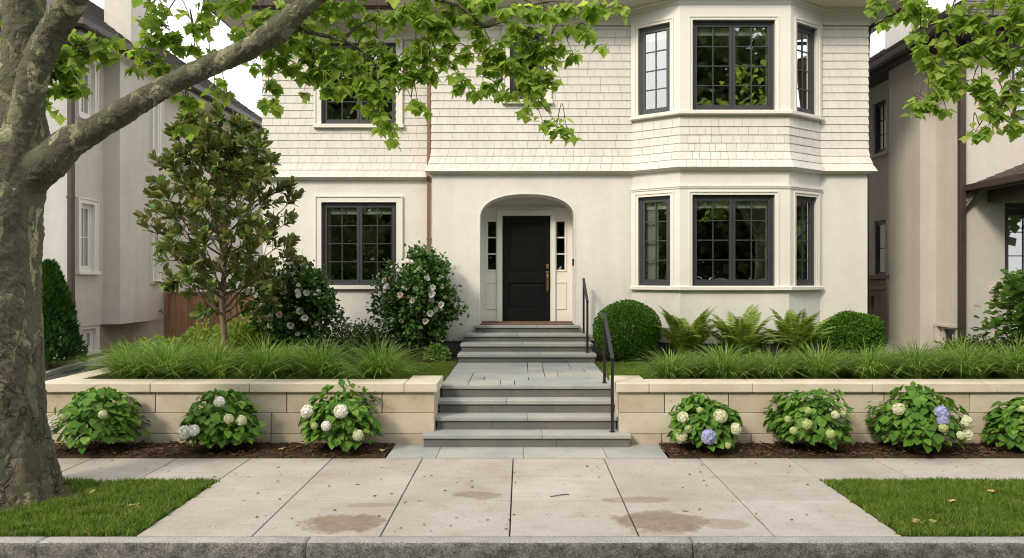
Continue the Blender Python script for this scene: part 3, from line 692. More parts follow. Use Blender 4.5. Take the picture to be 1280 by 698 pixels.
# windows
def window(a, b, op, sashes, cols, rows, label=None, casing=None, parent=None, curtain=(), blind=.0, frame_m='dark_frame', glass_m='glass', head=0, slats=False, depth=.14, sill=True, cm='trim'):
    parent = parent or house
    fr = frame(a, b); u0, u1, z0, z1 = op
    f = MB(); d0, d1 = -.115, -.03; fw = .05
    f.fbox(fr, u0, u0+fw, d0, d1, z0, z1); f.fbox(fr, u1-fw, u1, d0, d1, z0, z1)
    f.fbox(fr, u0+fw, u1-fw, d0, d1, z0, z0+fw); f.fbox(fr, u0+fw, u1-fw, d0, d1, z1-fw, z1)
    w = (u1-u0-2*fw)/sashes
    win = f.build('window', M[frame_m], parent, bevel=.004)
    if label: win['label'] = label
    ps = MB()
    for k in range(sashes):
        a0 = u0+fw+k*w + (.003 if k else .001); a1 = u0+fw+(k+1)*w - (.003 if k < sashes-1 else .001); sw = .052; zb, zt = z0+fw+.001, z1-fw-.001; e0, e1 = -.095, -.045
        s = MB(); s.fbox(fr, a0, a0+sw, e0, e1, zb, zt); s.fbox(fr, a1-sw, a1, e0, e1, zb, zt); s.fbox(fr, a0+sw, a1-sw, e0, e1, zb, zb+sw+.012); s.fbox(fr, a0+sw, a1-sw, e0, e1, zt-sw, zt)
        gu0, gu1, gz0, gz1 = a0+sw, a1-sw, zb+sw+.012, zt-sw; mt = .0095
        for c in range(1, cols): uu = gu0+(gu1-gu0)*c/cols; s.fbox(fr, uu-mt, uu+mt, -.086, -.056, gz0, gz1)
        for r in range(1, rows):
            zz = gz0+(gz1-gz0)*r/rows
            for c in range(cols):
                ua = gu0+(gu1-gu0)*c/cols+(mt if c else 0); ub = gu0+(gu1-gu0)*(c+1)/cols-(mt if c < cols-1 else 0)
                s.fbox(fr, ua, ub, -.084, -.057, zz-mt, zz+mt)
        s.build('sash', M[frame_m], win)
        ps.fquad(fr, gu0-.004, gu1+.004, -.0705, gz0-.004, gz1+.004)
    ps.build('pane', M[glass_m], win)
    if casing:
        cw, pr = casing; c = MB()
        for (p, q, r, s_, n) in ((u0-cw, u0+.004, z0-.02, z1+cw, pr), (u1-.004, u1+cw, z0-.02, z1+cw, pr), (u0+.004, u1-.004, z1-.004, z1+cw, pr)): c.fbox(fr, p, q, -.028, n, r, s_)
        bb = .028
        c.fbox(fr, u0-cw-bb, u0-cw, -.02, pr+.02, z0-.02, z1+cw+bb); c.fbox(fr, u1+cw, u1+cw+bb, -.02, pr+.02, z0-.02, z1+cw+bb); c.fbox(fr, u0-cw, u1+cw, -.02, pr+.02, z1+cw, z1+cw+bb)
        c.build('casing', M[cm], win, bevel=.004)
        if sill:
            s = MB(); s.fbox(fr, u0-cw-.05, u1+cw+.05, -.028, pr+.055, z0-.075, z0-.001); s.build('sill', M[cm], win, bevel=.008)
    for (ca, cb) in curtain:
        c = MB(); n = 36; ua, ub = u0+(u1-u0)*ca, u0+(u1-u0)*cb; ph = rnd.uniform(0, 6)
        pt = lambda u, nn, zz: (fr[0][0]+fr[1][0]*u+fr[2][0]*nn, fr[0][1]+fr[1][1]*u+fr[2][1]*nn, zz)
        vs = []
        for i in range(n+1):
            u = ua+(ub-ua)*i/n; o = -.17 + .026*math.sin(i*1.35+ph) + .012*math.sin(i*.55)
            vs += [pt(u, o, z0-.15), pt(u+.004*math.sin(i), o*.99, z1+.05)]
        c.add(vs, [(2*i, 2*i+2, 2*i+3, 2*i+1) for i in range(n)], 0, True); c.build('curtain', M['curtain'], win)
    if blind:
        c = MB()
        if slats:
            zz = z1
            while zz > z1-(z1-z0)*blind: c.fbox(fr, u0+.03, u1-.03, -.15, -.125, zz-.003, zz); c.fquad(fr, u0+.03, u1-.03, -.14, zz-.036, zz); zz -= .042
        else:
            k = 3
            for i in range(k): c.fbox(fr, u0+.02, u1-.02, -.135-.012*i, -.12-.012*i, z1+.02-(z1-z0)*blind*(i+1)/k, z1+.04-(z1-z0)*blind*i/k)
        c.build('blind', M['blind'], win)
    return win
window(A1, B0, W_LL, 2, 2, 4, 'dark framed window on the wing, ground floor', (.10, .03), curtain=((.0,.10),(.90,1.)), blind=.15)
window(A1, B0, W_UL, 2, 2, 4, 'dark framed window on the wing, upper floor', (.10, .045), blind=.14)
window(B1, C0, W_UM, 1, 2, 3, 'narrow dark framed window over the door', (.10, .045), blind=.2)
names = ('angled bay window facing the door', 'wide bay window', 'angled bay window facing the neighbour')
for zz, fl in ((LZ, 'ground floor'), (UZ, 'upper floor')):
    ops = bayops(zz); lo = fl == 'ground floor'
    window(C0, C1, ops[4][0], 1, 2, 4, f'{names[0]}, {fl}', curtain=((.0,.52),) if lo else ((.0,.16),), blind=.15)
    window(C1, C2, ops[5][0], 2, 2, 4, f'{names[1]}, {fl}', curtain=((.0,.05),(.93,1.)), blind=.15)
    window(C2, C3, ops[6][0], 1, 2, 4, f'{names[2]}, {fl}', curtain=((.62,1.),) if lo else ((.7,1.),), blind=.12)
# cream panelling round the bay windows, with sills and cornice lines
for zz, za, zb, nm in ((LZ, 1.95, 3.80, 'bay_panelling'), (UZ, 5.19, 7.16, 'bay_panelling')):
    mb = MB(); ops = bayops(zz); o = .034 if zz == LZ else .05; pts = [offp(BAY, i, o) for i in range(4)]
    for i in range(3):
        L0 = seg_n(BAY[i], BAY[i+1])[2]; L1 = seg_n(pts[i], pts[i+1])[2]; sh_ = (L1-L0)/2
        # keep the openings where they are
        u, n, _ = seg_n(BAY[i], BAY[i+1]); dx = ((BAY[i][0]-pts[i][0])*u[0] + (BAY[i][1]-pts[i][1])*u[1])
        wall_seg(mb, pts[i], pts[i+1], za, zb, [(q[0]+dx, q[1]+dx, q[2], q[3]) for q in ops[4+i]], o+.02)
    mb.sweep(BAY[:2], [(-.05,za),(o,za),(o,zb),(-.05,zb)]) if False else None
    mb.build(nm, M['trim'], house)
    mb = MB(); mb.sweep(BAY, [(0,za-.05),(o+.035,za-.05),(o+.05,za-.04),(o+.05,za+.012),(o+.0,za+.028)], caps=True); mb.build('bay_sill', M['trim'], house)
    if zz == LZ:
        mb = MB(); mb.sweep(BAY, [(0,zb-.02),(o+.016,zb-.02),(o+.016,zb+.0),(o+.03,zb+.012),(o+.03,zb+.03),(0,zb+.045)]); mb.build('bay_cornice', M['trim'], house)
    # thin raised lines beside each opening
    mb = MB()
    for i in range(3):
        fr = frame(BAY[i], BAY[i+1])
        for (q0, q1, a, b) in ops[4+i]:
            for uu in (q0-.075, q1+.045): mb.fbox(fr, uu, uu+.03, o-.01, o+.014, za+.028, b+.075)
            mb.fbox(fr, q0-.045, q1+.045, o-.01, o+.014, b+.045, b+.075)
    mb.build('bay_moulding', M['trim'], house, bevel=.004)

# rooms behind the glass: floors, ceilings, back walls, with a sofa by the bay
mb = MB()
for (x0, x1, y0, y1, za, zb) in ((-5.2,-1.6,14.4,18,1.2,3.95),(1.3,6.58,13.6,18,1.2,3.95),(-5.2,6.58,14.45,18,4.45,7.2)):
    mb.box(x0, x1, y1, y1+.05, za, zb); mb.box(x0, x1, y0, y1, za-.05, za); mb.box(x0, x1, y0, y1, zb, zb+.05); mb.box(x0-.05, x0, y0, y1, za, zb); mb.box(x1, x1+.05, y0, y1, za, zb)
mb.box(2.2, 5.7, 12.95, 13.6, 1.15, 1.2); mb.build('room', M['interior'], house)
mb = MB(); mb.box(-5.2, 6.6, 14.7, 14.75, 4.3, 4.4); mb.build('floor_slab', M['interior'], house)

# entry: panelled surround, sidelights, door
ent = MB(); y = YD; dx0, dx1, dz0, dz1 = -.386, .579, 1.262, 3.375
frE = ((0, YD), (1, 0), (0, -1))
sl = ((-.69,-.50), (.69,.88)); gz = (2.28, 3.27)
xs = [ax0-.02, sl[0][0], sl[0][1], dx0-.0, dx1+.0, sl[1][0], sl[1][1], ax1+.02]; zs_ = [1.2, dz1, gz[0], gz[1], 3.76]
ops = [(sl[0][0]-xs[0], sl[0][1]-xs[0], *gz), (sl[1][0]-xs[0], sl[1][1]-xs[0], *gz), (dx0-xs[0], dx1-xs[0], 1.2, dz1)]
wall_seg(ent, (xs[0], YD), (xs[-1], YD), 1.2, 3.78, ops, .06)
def emould(x0, x1, za, zb, w=.022, p=.014):
    ent.fbox(frE, x0, x0+w, 0, p, za, zb); ent.fbox(frE, x1-w, x1, 0, p, za, zb); ent.fbox(frE, x0+w, x1-w, 0, p, za, za+w); ent.fbox(frE, x0+w, x1-w, 0, p, zb-w, zb)
for s0, s1 in sl: emould(s0-.02, s1+.02, 1.50, 2.05); emould(s0-.022, s1+.022, gz[0]-.022, gz[1]+.022, .022, .018)
for (p, q) in ((dx0-.10, dx0-.012), (dx1+.012, dx1+.10)): ent.fbox(frE, p, q, .001, .04, 1.235, dz1+.12)
ent.fbox(frE, dx0-.012, dx1+.012, .001, .04, dz1+.012, dz1+.12)
ent.fbox(frE, ax0+.002, ax1-.002, .001, .055, dz1+.125, dz1+.155); ent.fbox(frE, ax0+.002, ax1-.002, .001, .03, dz1+.155, dz1+.20)
ent.build('entry_surround', M['trim'], house, bevel=.003)
for s0, s1 in sl:
    w = MB()
    w.fbox(frE, s0, s0+.014, -.05, -.02, *gz); w.fbox(frE, s1-.014, s1, -.05, -.02, *gz)
    for k in range(4): zc = gz[0]+(gz[1]-gz[0])*k/3; w.fbox(frE, s0+.014, s1-.014, -.05, -.02, zc-.013 if k else zc, zc+.013 if k < 3 else zc)
    w = w.build('sidelight', M['trim'], house); g = MB(); g.fquad(frE, s0, s1, -.036, *gz); g.build('pane', M['glass'], w)
hall = MB(); hall.box(ax0, ax1, 16.6, 16.65, 1.2, 3.9); hall.box(ax0-.05, ax0, 14.06, 16.6, 1.2, 3.9); hall.box(ax1, ax1+.05, 14.06, 16.6, 1.2, 3.9); hall.box(ax0, ax1, 14.06, 16.6, 3.9, 3.95); hall.box(ax0, ax1, 14.06, 16.6, 1.15, 1.2)
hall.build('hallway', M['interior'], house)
d = MB(); n0, n1 = -.06, -.018
st = .105; mid = (2.06, 2.20)
d.fbox(frE, dx0+.004, dx0+st, n0, n1, dz0, dz1-.004); d.fbox(frE, dx1-st, dx1-.004, n0, n1, dz0, dz1-.004)
d.fbox(frE, dx0+st, dx1-st, n0, n1, dz0, dz0+.20); d.fbox(frE, dx0+st, dx1-st, n0, n1, dz1-.125, dz1-.004); d.fbox(frE, dx0+st, dx1-st, n0, n1, *mid)
for za, zb in ((dz0+.20, mid[0]), (mid[1], dz1-.125)):
    d.fbox(frE, dx0+st, dx1-st, n0, n1-.022, za, zb)
    x0, x1 = dx0+st+.001, dx1-st-.001; w = .024
    for q in ((x0, x0+w, za+.001, zb-.001), (x1-w, x1, za+.001, zb-.001), (x0+w, x1-w, za+.001, za+w), (x0+w, x1-w, zb-w, zb-.001)): d.fbox(frE, q[0], q[1], n1-.03, n1+.006, q[2], q[3])
    d.fbox(frE, x0+.085, x1-.085, n1-.03, n1-.010, za+.085, zb-.085)
door = d.build('front_door', M['door'], house, bevel=.004)
h = MB(); hx = dx1-.058
h.box(hx-.028, hx+.028, YD-.0, YD+.022, 2.30, 2.40); h.tube([(hx,YD,2.35),(hx,YD-.03,2.35)], .022, 14)
h.box(hx-.026, hx+.026, YD+.002, YD+.022, 1.86, 2.26); h.tube(catmull([(hx,YD+.01,2.19),(hx,YD-.05,2.185),(hx,YD-.062,2.10),(hx,YD-.058,2.0),(hx,YD-.04,1.93),(hx,YD+.01,1.92)],5), .0115, 10)
h.box(hx-.018, hx+.018, YD-.035, YD+.005, 2.215, 2.228)
h.build('door_handle', M['brass'], door, bevel=.004)
mb = MB(); mb.box(ax0+.003, ax1-.003, 13.42, 14.05, 1.18, 1.226); mb.build('porch_floor', M['blue'], house)
mb = MB(); mb.box(ax0+.004, ax1-.004, 13.86, 14.0, 1.228, 1.262); mb.box(dx0, dx1, 14.0, 14.08, 1.2, 1.258); mb.box(ax0+.004, ax1-.004, 13.40, 13.46, 1.2275, 1.25); mb.build('threshold', M['wood'], house, bevel=.006)
bell = MB(); bx = ax1 - .004; bell.box(bx-.03, bx, 13.47, 13.52, 2.36, 2.50); bell.box(bx-.034, bx-.029, 13.484, 13.506, 2.39, 2.412)
bell.build('doorbell', M['iron'], house, bevel=.006)

# sofa seen through the bay glass
sofa = empty('sofa', (3.9, 14.0, 1.2), 'pale upholstered sofa indoors, its back to the bay window', 'sofa')
mb = MB(); mb.box(2.95, 4.85, 13.75, 14.6, 1.3, 1.62); mb.build('seat', M['curtain'], sofa, bevel=.04)
mb = MB(); n = 24; vs = []
for i in range(n+1):
    x = 2.95+1.9*i/n; zt = 2.06 + .05*math.cos((i/n-.5)*2*math.pi*2)
    vs += [(x,13.62,1.3),(x,13.60,zt),(x,13.72,zt+.02),(x,13.80,1.6)]
mb.add(vs, [(4*i+j, 4*i+4+j, 4*i+4+(j+1)%4, 4*i+(j+1)%4) for i in range(n) for j in range(4)] + [(0,1,2,3), (4*n+3,4*n+2,4*n+1,4*n)], 0, True); mb.build('backrest', M['curtain'], sofa)
for sx in (2.83, 4.85): mb = MB(); mb.box(sx, sx+.12, 13.62, 14.6, 1.22, 1.85); mb.build('armrest', M['curtain'], sofa, bevel=.03)
# ---------------------------------------------------------------- neighbour beyond the driveway
nl = empty('house', (-11, 18, .3), 'greige stucco neighbour house with brown downpipe beyond the driveway', 'house')
XL = -9.5
pl = [(-17,14.7),(XL,14.7),(XL,15.84),(-9.13,15.84),(-9.13,17.8),(XL,17.8),(XL,27)]
wo1, wo2 = (.26,.74,2.27,3.74), (.26,.74,5.62,6.84)
n1_, n2_ = (1.40,1.60,2.05,3.42), (1.40,1.60,5.2,6.6)
mb = MB(); wall_seg(mb, pl[0], pl[1], 1.07, 7.2); front = mb.build('front_wall', M['stucco_lf'], nl)
mb = MB()
for i in range(1, 6): wall_seg(mb, pl[i], pl[i+1], 1.07, 7.2, {1: [wo1, wo2], 3: [n1_, n2_]}.get(i, ()), .1)
mb.add([(XL,15.84,1.07),(-9.13,15.84,1.07),(-9.13,17.8,1.07),(XL,17.8,1.07)], [(0,1,2,3)])
mb.build('side_wall', M['stucco_l'], nl)
pb = [(-17,14.76),(-9.57,14.76),(-9.57,27)]; bw = (.30,.86,.50,1.0)
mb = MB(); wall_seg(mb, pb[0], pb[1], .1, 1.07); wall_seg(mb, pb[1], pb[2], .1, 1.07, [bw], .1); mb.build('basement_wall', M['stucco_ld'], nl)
kw = dict(parent=nl, frame_m='white_frame', glass_m='glass_n', cm='white_frame')
window(pl[1], pl[2], wo1, 1, 2, 2, casing=(.085,.05), blind=.95, slats=True, **kw)
window(pl[1], pl[2], wo2, 1, 2, 2, casing=(.085,.05), blind=.95, slats=True, **kw)
window(pl[3], pl[4], n1_, 1, 1, 2, casing=(.05,.04), **kw); window(pl[3], pl[4], n2_, 1, 1, 2, casing=(.05,.04), **kw)
window(pb[1], pb[2], bw, 2, 1, 1, casing=(.06,.04), **kw)
mb = MB(); mb.box(-16.9,-9.75,14.9,26.8,1.0,1.06); mb.box(-11.5,-11.4,14.9,23.4,.2,7.1); mb.box(-11.4,-9.7,14.9,23.4,4.3,4.4); mb.build('room', M['interior'], nl)
EV = [(-17,14.7),(XL,14.7),(XL,27)]
mb = MB(); z = 7.16
mb.add([(-17.6,14.1,z+.27),(-8.93,14.1,z+.27),(-8.93,27.5,z+.27),(-17.6,27.5,z+.27),(-12.4,17.4,z+2.9),(-12.4,24,z+2.9),(-14.5,17.4,z+2.9),(-14.5,24,z+2.9)],
       [(0,1,4,6),(1,2,5,4),(2,3,7,5),(3,0,6,7),(4,5,7,6)])
# shingle courses standing proud on the roof slope that shows
for k in range(18):
    f0, f1 = k/18, (k+1)/18
    a = Vector((-8.93,14.1,z+.275)); b = Vector((-8.93,27.5,z+.275)); c = Vector((-12.4,17.4,z+2.905)); d_ = Vector((-12.4,24,z+2.905))
    p, q, r, s_ = a.lerp(c, f0), b.lerp(d_, f0), b.lerp(d_, f1), a.lerp(c, f1); up = Vector((.012,0,.022))
    n = 30
    for j in range(n):
        e0, e1 = j/n, (j+.97)/n; mb.add([p.lerp(q,e0)+up, p.lerp(q,e1)+up, s_.lerp(r,e1)+up*.2, s_.lerp(r,e0)+up*.2, p.lerp(q,e0)-up, p.lerp(q,e1)-up], [(0,1,2,3),(4,5,1,0)])
roofl = mb.build('roof', M['slate'], nl)
mb = MB(); mb.sweep(EV, [(-.02,z),(.54,z)], caps=False); mb.build('soffit', M['soffit'], roofl)
mb = MB(); mb.sweep(EV, [(.54,z-.03),(.56,z-.03),(.56,z+.2),(.54,z+.2)], caps=False); mb.build('fascia', M['fascia'], roofl)
mb = MB(); mb.sweep(EV, [(.562,z+.2),(.562,z+.07),(.585,z+.045),(.65,z+.045),(.685,z+.09),(.69,z+.22),(.675,z+.22),(.645,z+.065),(.59,z+.065),(.58,z+.2)], caps=False); mb.build('gutter', M['brown_metal'], roofl)
mb = MB(); mb.box(-9.95,-9.30,16.6,17.35,6.5,11.2); mb.build('chimney', M['stucco_l'], roofl, bevel=.01)
mb = MB(); mb.box(XL-.02,XL+.09,14.585,14.695,.42,7.1)
dp = mb.build('downpipe', M['brown_metal'], nl, bevel=.014)
for zz in (1.6, 3.8, 6.0): mb = MB(); mb.box(XL-.03,XL+.10,14.575,14.698,zz,zz+.035); mb.build('pipe_bracket', M['brown_metal'], dp)
mb = MB(); mb.sweep([(XL,14.7),(XL,15.84)], [(.0,6.98),(.03,6.98),(.045,7.01),(.045,7.15),(0,7.15)]); mb.build('frieze', M['stucco_l'], nl)
mb = MB(); mb.tube([(-9.125,17.55,1.28),(-9.06,17.55,1.28),(-9.03,17.55,1.22)], .014, 8); mb.tube([(-9.06,17.55,1.28),(-9.06,17.55,1.36)], .01, 6); mb.build('garden_tap', M['iron'], nl)

# ---------------------------------------------------------------- neighbour past the dark gate
nr = empty('house', (11, 18, .66), 'taupe stucco neighbour house with dark eaves and porch roof past the gate', 'house')
XR = 8.6
pr = [(XR,24),(XR,15.7),(8.27,15.7),(8.27,14.46),(XR,14.46),(XR,13.67),(14.5,13.67)]
ru, rl = (7.0,7.62,5.1,6.35), (7.0,7.55,2.15,3.5); rb = (.28,.62,.74,1.10)
fu, fl = (1.0,2.3,5.2,6.40), (.88,2.4,1.98,3.60)
mb = MB()
for i in range(5): wall_seg(mb, pr[i], pr[i+1], .3, 6.8, {0: [ru, rl], 4: [rb]}.get(i, ()), .12)
mb.build('side_wall', M['stucco_r'], nr)
mb = MB(); wall_seg(mb, pr[5], pr[6], .3, 6.8, [fu, fl], .12); mb.build('front_wall', M['stucco_rf'], nr)
kr = dict(parent=nr, glass_m='glass_n', cm='stucco_r')
window(pr[0], pr[1], ru, 1, 2, 3, casing=(.09,.04), **kr); window(pr[0], pr[1], rl, 1, 1, 2, **kr)
window(pr[4], pr[5], rb, 1, 1, 1, **kr)
kr['cm'] = 'stucco_rf'
window(pr[5], pr[6], fu, 2, 2, 2, casing=(.05,.03), blind=.95, slats=True, **kr); window(pr[5], pr[6], fl, 2, 2, 3, blind=.85, slats=True, **kr)
mb = MB(); mb.box(9.15,14.4,13.50,13.665,1.86,1.965); mb.build('stone_sill', M['stucco_rf'], nr, bevel=.012)
mb = MB(); mb.box(9.20,14.4,13.585,13.668,.5,1.858); mb.build('sill_apron', M['stucco_rf'], nr, bevel=.01)
mb = MB(); mb.box(XR-.10,XR-.002,13.72,14.40,1.14,1.19); mb.box(XR-.09,XR-.002,14.30,14.36,.66,1.14); mb.build('window_hood', M['stucco_r'], nr, bevel=.005)
mb = MB(); mb.box(9.6,9.7,13.9,23.5,.7,6.7) ; mb.box(9.7,14.4,15.5,15.6,.7,6.7); mb.box(8.75,14.4,13.85,23.5,3.95,4.05); mb.build('room', M['interior'], nr)
ER = [(XR,24.2),(XR,13.67),(14.5,13.67)]
mb = MB(); z = 6.78
mb.add([(7.98,24.6,z+.26),(7.98,13.05,z+.26),(15,13.05,z+.26),(15,24.6,z+.26),(11.2,20.5,z+2.4),(11.2,16.4,z+2.4),(13,16.4,z+2.4),(13,20.5,z+2.4)], [(0,1,5,4),(1,2,6,5),(2,3,7,6),(3,0,4,7),(4,5,6,7)])
for (a, b, c, d_) in ((Vector((7.98,24.6,z+.265)),Vector((7.98,13.05,z+.265)),Vector((11.2,20.5,z+2.405)),Vector((11.2,16.4,z+2.405))), (Vector((7.98,13.05,z+.265)),Vector((15,13.05,z+.265)),Vector((11.2,16.4,z+2.405)),Vector((13,16.4,z+2.405)))):
    side = (b-a).normalized(); nn = side.cross((c-a).normalized()); nn = nn if nn.z > 0 else -nn
    for k in range(16):
        f0, f1 = k/16, (k+1)/16; p, q, r, s_ = a.lerp(c,f0), b.lerp(d_,f0), b.lerp(d_,f1), a.lerp(c,f1); up = nn*.022
        for j in range(30):
            e0, e1 = j/30, (j+.97)/30; mb.add([p.lerp(q,e0)+up, p.lerp(q,e1)+up, s_.lerp(r,e1)+up*.2, s_.lerp(r,e0)+up*.2, p.lerp(q,e0)-up, p.lerp(q,e1)-up], [(0,1,2,3),(4,5,1,0)])
roofr = mb.build('roof', M['slate'], nr)
mb = MB(); mb.sweep(ER, [(-.02,z),(.52,z)], caps=False); mb.build('soffit', M['fascia'], roofr)
mb = MB(); mb.sweep(ER, [(.52,z-.03),(.545,z-.03),(.545,z+.2),(.52,z+.2)], caps=False); mb.build('fascia', M['fascia'], roofr)
mb = MB(); mb.sweep(ER, [(.547,z+.2),(.547,z+.07),(.57,z+.045),(.635,z+.045),(.67,z+.09),(.675,z+.22),(.66,z+.22),(.63,z+.065),(.575,z+.065),(.565,z+.2)], caps=False); mb.build('gutter', M['brown_metal'], roofr)
mb = MB(); mb.box(9.75,10.4,17.9,18.7,6.8,11.5); mb.build('chimney', M['stucco_lf'], roofr, bevel=.01)
mb = MB(); mb.box(XR-.06,XR+.05,13.555,13.665,.66,6.75); mb.tube(catmull([(8.80,13.5,3.83),(8.78,13.55,3.70),(8.66,13.6,3.5),(8.6,13.61,3.36)],5), .04, 8)
mb.build('downpipe', M['brown_metal'], nr, bevel=.014)
# porch roof over the front window
mb = MB(); x0, x1, y0, y1, zz, pitch = 8.74, 14.0, 10.7, 13.66, 3.92, .40
def pz(x): return zz + (x-x0)*pitch
mb.add([(x0,y0,zz),(x1,y0,pz(x1)),(x1,y1,pz(x1)),(x0,y1,zz),(x0,y0,zz-.05),(x1,y0,zz-.05),(x1,y1,zz-.05),(x0,y1,zz-.05)], [(0,1,2,3),(4,7,6,5),(0,4,5,1),(1,5,6,2),(2,6,7,3),(3,7,4,0)])
for k in range(16):
    xa, xb = x0+.18*k, x0+.18*(k+1)
    for j in range(16):
        ya, yb = y0+(y1-y0)*j/16, y0+(y1-y0)*(j+.96)/16; mb.add([(xa,ya,pz(xa)+.024),(xa,yb,pz(xa)+.024),(xb,yb,pz(xb)+.008),(xb,ya,pz(xb)+.008),(xa,ya,pz(xa)-.004),(xa,yb,pz(xa)-.004)], [(0,3,2,1),(4,0,1,5)])
pr_ = mb.build('porch_roof', M['slate'], nr)
mb = MB(); mb.box(x0-.02,x0-.001,y0,y1,zz-.14,zz+.0); mb.box(x0-.12,x0-.022,y0-.05,y1,zz-.10,zz+.02); mb.build('gutter', M['brown_metal'], pr_, bevel=.02)
mb = MB(); mb.box(9.12,9.3,y0+.1,y1-.03,zz-.32,zz-.052); mb.box(9.3,13.9,y0+.1,y0+.25,zz-.32,zz-.052); mb.build('porch_beam', M['fascia'], pr_, bevel=.006)
mb = MB(); mb.box(9.12,9.30,y0+.1,y0+.28,.6,zz-.322); mb.build('porch_post', M['fascia'], nr, bevel=.01)

# ---------------------------------------------------------------- fence on the driveway side, gate on the other
def boards(mb, x0, x1, y, z0, z1, w, cap=None):
    x = x0
    while x < x1 - .02:
        e = min(x+w*rnd.uniform(.95,1.05), x1); mb.box(x+.003, e-.003, y, y+.022+rnd.uniform(0,.004), z0+rnd.uniform(0,.01), z1); x = e
fe = empty('wooden_fence', (-6.5, 17.75, .36), 'reddish brown board fence between the neighbour wall and the cream house', 'fence')
mb = MB(); boards(mb, -9.1, -4.6, 17.75, .38, 1.72, .14); mb.build('board_panel', M['fence'], fe)
for x in (-9.04, -7.3, -5.6): mb = MB(); mb.box(x-.05, x+.05, 17.69, 17.745, .36, 1.74); mb.build('post', M['fence'], fe, bevel=.006)
mb = MB(); mb.box(-9.1,-4.6,17.70,17.80,1.722,1.76); mb.build('cap_rail', M['fence'], fe, bevel=.006)
ga = empty('wooden_gate', (7.45, 15.66, .66), 'dark brown board gate between the cream house and the taupe wall', 'gate')
mb = MB(); boards(mb, 6.72, 8.2, 15.66, .70, 2.10, .12); mb.build('board_panel', M['gate'], ga)
mb = MB(); mb.box(6.70,8.24,15.62,15.72,2.10,2.19); mb.box(6.72,8.2,15.63,15.658,1.86,1.95); mb.box(6.72,8.2,15.63,15.658,.84,.93); mb.build('gate_frame', M['gate'], ga, bevel=.005)
mb = MB(); mb.box(7.86,7.90,15.60,15.628,1.5,1.72); mb.tube([(7.83,15.60,1.7),(7.96,15.60,1.7)], .008, 6); mb.build('latch', M['iron'], ga)

# street trees across the road: they mirror in the window glass
L = Leaves(); g2 = np.random.default_rng(5); T = np.array([[-.5,0,0],[.5,0,.1],[.45,1,.05],[-.45,1,-.1]])
for (x, y, hh, r) in ((-18,-14,14,4.6),(-11,-13,16,4.8),(-4.5,-14,18,5.0),(2.5,-13,17,4.8),(9,-14,18,5.0),(16,-13,17,4.8),(24,-14,16,5),(-8,-19,19,5.5),(-1,-19,20,5.5),(6,-19,20,5.5),(13,-19,19,5.5),(19,12,8,3.2),(27,11.5,9,3.4),(-25,-11,9,3.2),(-29,-12,9.5,3.4),(-34,-12,14,3.6),(-40,-14,16,4.2)):
    n = 5600; u = nrm(g2.normal(size=(n,3))); rr = g2.uniform(.1,1,(n,1))**.5
    c = np.array([x,y,hh*.52]); pos = c + u*rr*np.array([r,r*.8,hh*.5])*(1+.18*np.sin(u[:,:1]*7+x)*np.cos(u[:,2:]*6+y))
    L.put(T, [[[0,1,2,3]]], pos, nrm(g2.normal(size=(n,3))), nrm(g2.normal(size=(n,3))), g2.uniform(.28,.6,n))
    mb = MB(); mb.tube([(x,y,-.3),(x+.1,y,2),(x,y+.1,hh*.6)], [.3,.24,.12], 8); L.raw(np.array(mb.v), [np.array([f for f in mb.f if len(f)==4])])
tag(L.build('far_trees', M['far_leaf']), kind='stuff')
# ---------------------------------------------------------------- leaf shapes
def T_(rows): return np.array(rows, float)
ELL = T_([[0,0,0],[-.26,.3,.05],[0,.32,-.02],[.26,.3,.05],[-.24,.68,.02],[0,.7,-.05],[.24,.68,.02],[0,1,-.1]])
ELL_F = [[[0,1,2],[0,2,3],[4,7,5],[5,7,6]], [[1,4,5,2],[2,5,6,3]]]
MAG = T_([[0,0,0],[-.10,.18,.02],[.10,.18,.02],[-.21,.55,.05],[0,.55,-.02],[.21,.55,.05],[-.15,.86,.0],[0,.87,-.05],[.15,.86,.0],[0,1.02,-.09]])
MAG_F = [[[0,1,2],[6,9,7],[7,9,8],[1,4,2]], [[1,3,4,4][:3]+[4]] if 0 else [[3,6,7,4],[4,7,8,5]], [[1,3,4],[2,4,5]]]
DIA = T_([[0,0,0],[-.3,.5,.04],[0,1,-.03],[.3,.5,.04]]); DIA_F = [[[0,2,1],[0,3,2]]]
OVA = T_([[0,0,0],[-.33,.26,.07],[0,.28,-.02],[.33,.26,.07],[-.34,.58,.02],[0,.6,-.05],[.34,.58,.02],[-.15,.86,-.10],[0,.87,-.12],[.15,.86,-.10],[0,1.05,-.2]])
OVA_F = [[[0,1,2],[0,2,3],[7,10,8],[8,10,9]], [[1,4,5,2],[2,5,6,3],[4,7,8,5],[5,8,9,6]]]
# five lobed plane leaf, outline round the stalk point
_o = [(0,0),(.14,-.10),(.30,-.06),(.38,.06),(.34,.13),(.50,.20),(.62,.40),(.50,.44),(.36,.47),(.36,.62),(.24,.68),(.17,.86),(0,1.06)]
_l = [(-x, y) for x, y in _o[1:-1]][::-1]
_pl = [(x, y, .10*abs(x) - .13*y*y) for x, y in _o + _l]
PLN = T_([(0,.25,-.02)] + _pl); PLN_F = [[[0, 1+i, 1+(i+1) % len(_pl)] for i in range(len(_pl))]]

def twig_mesh(paths, name, mats, parent, sides=5, world=False):
    mb = MB()
    for pts, r in paths: mb.tube(pts, r, sides, 0, True, True)
    return mb.build(name, mats, parent, world)
def shell(g, n, R3, inner=.55, top=None):
    u = nrm(g.normal(size=(n,3))); r = 1 - (1-inner)*g.random((n,1))**1.6
    return u*r*np.array(R3), u
def lumps(u, g, k=6, a=.12):
    f = np.ones(len(u))
    for _ in range(k):
        d = nrm(g.normal(size=(1,3))); f += a*np.cos((u*d).sum(1)*g.uniform(4,8)+g.uniform(0,6))/math.sqrt(k)*1.4
    return f[:,None]

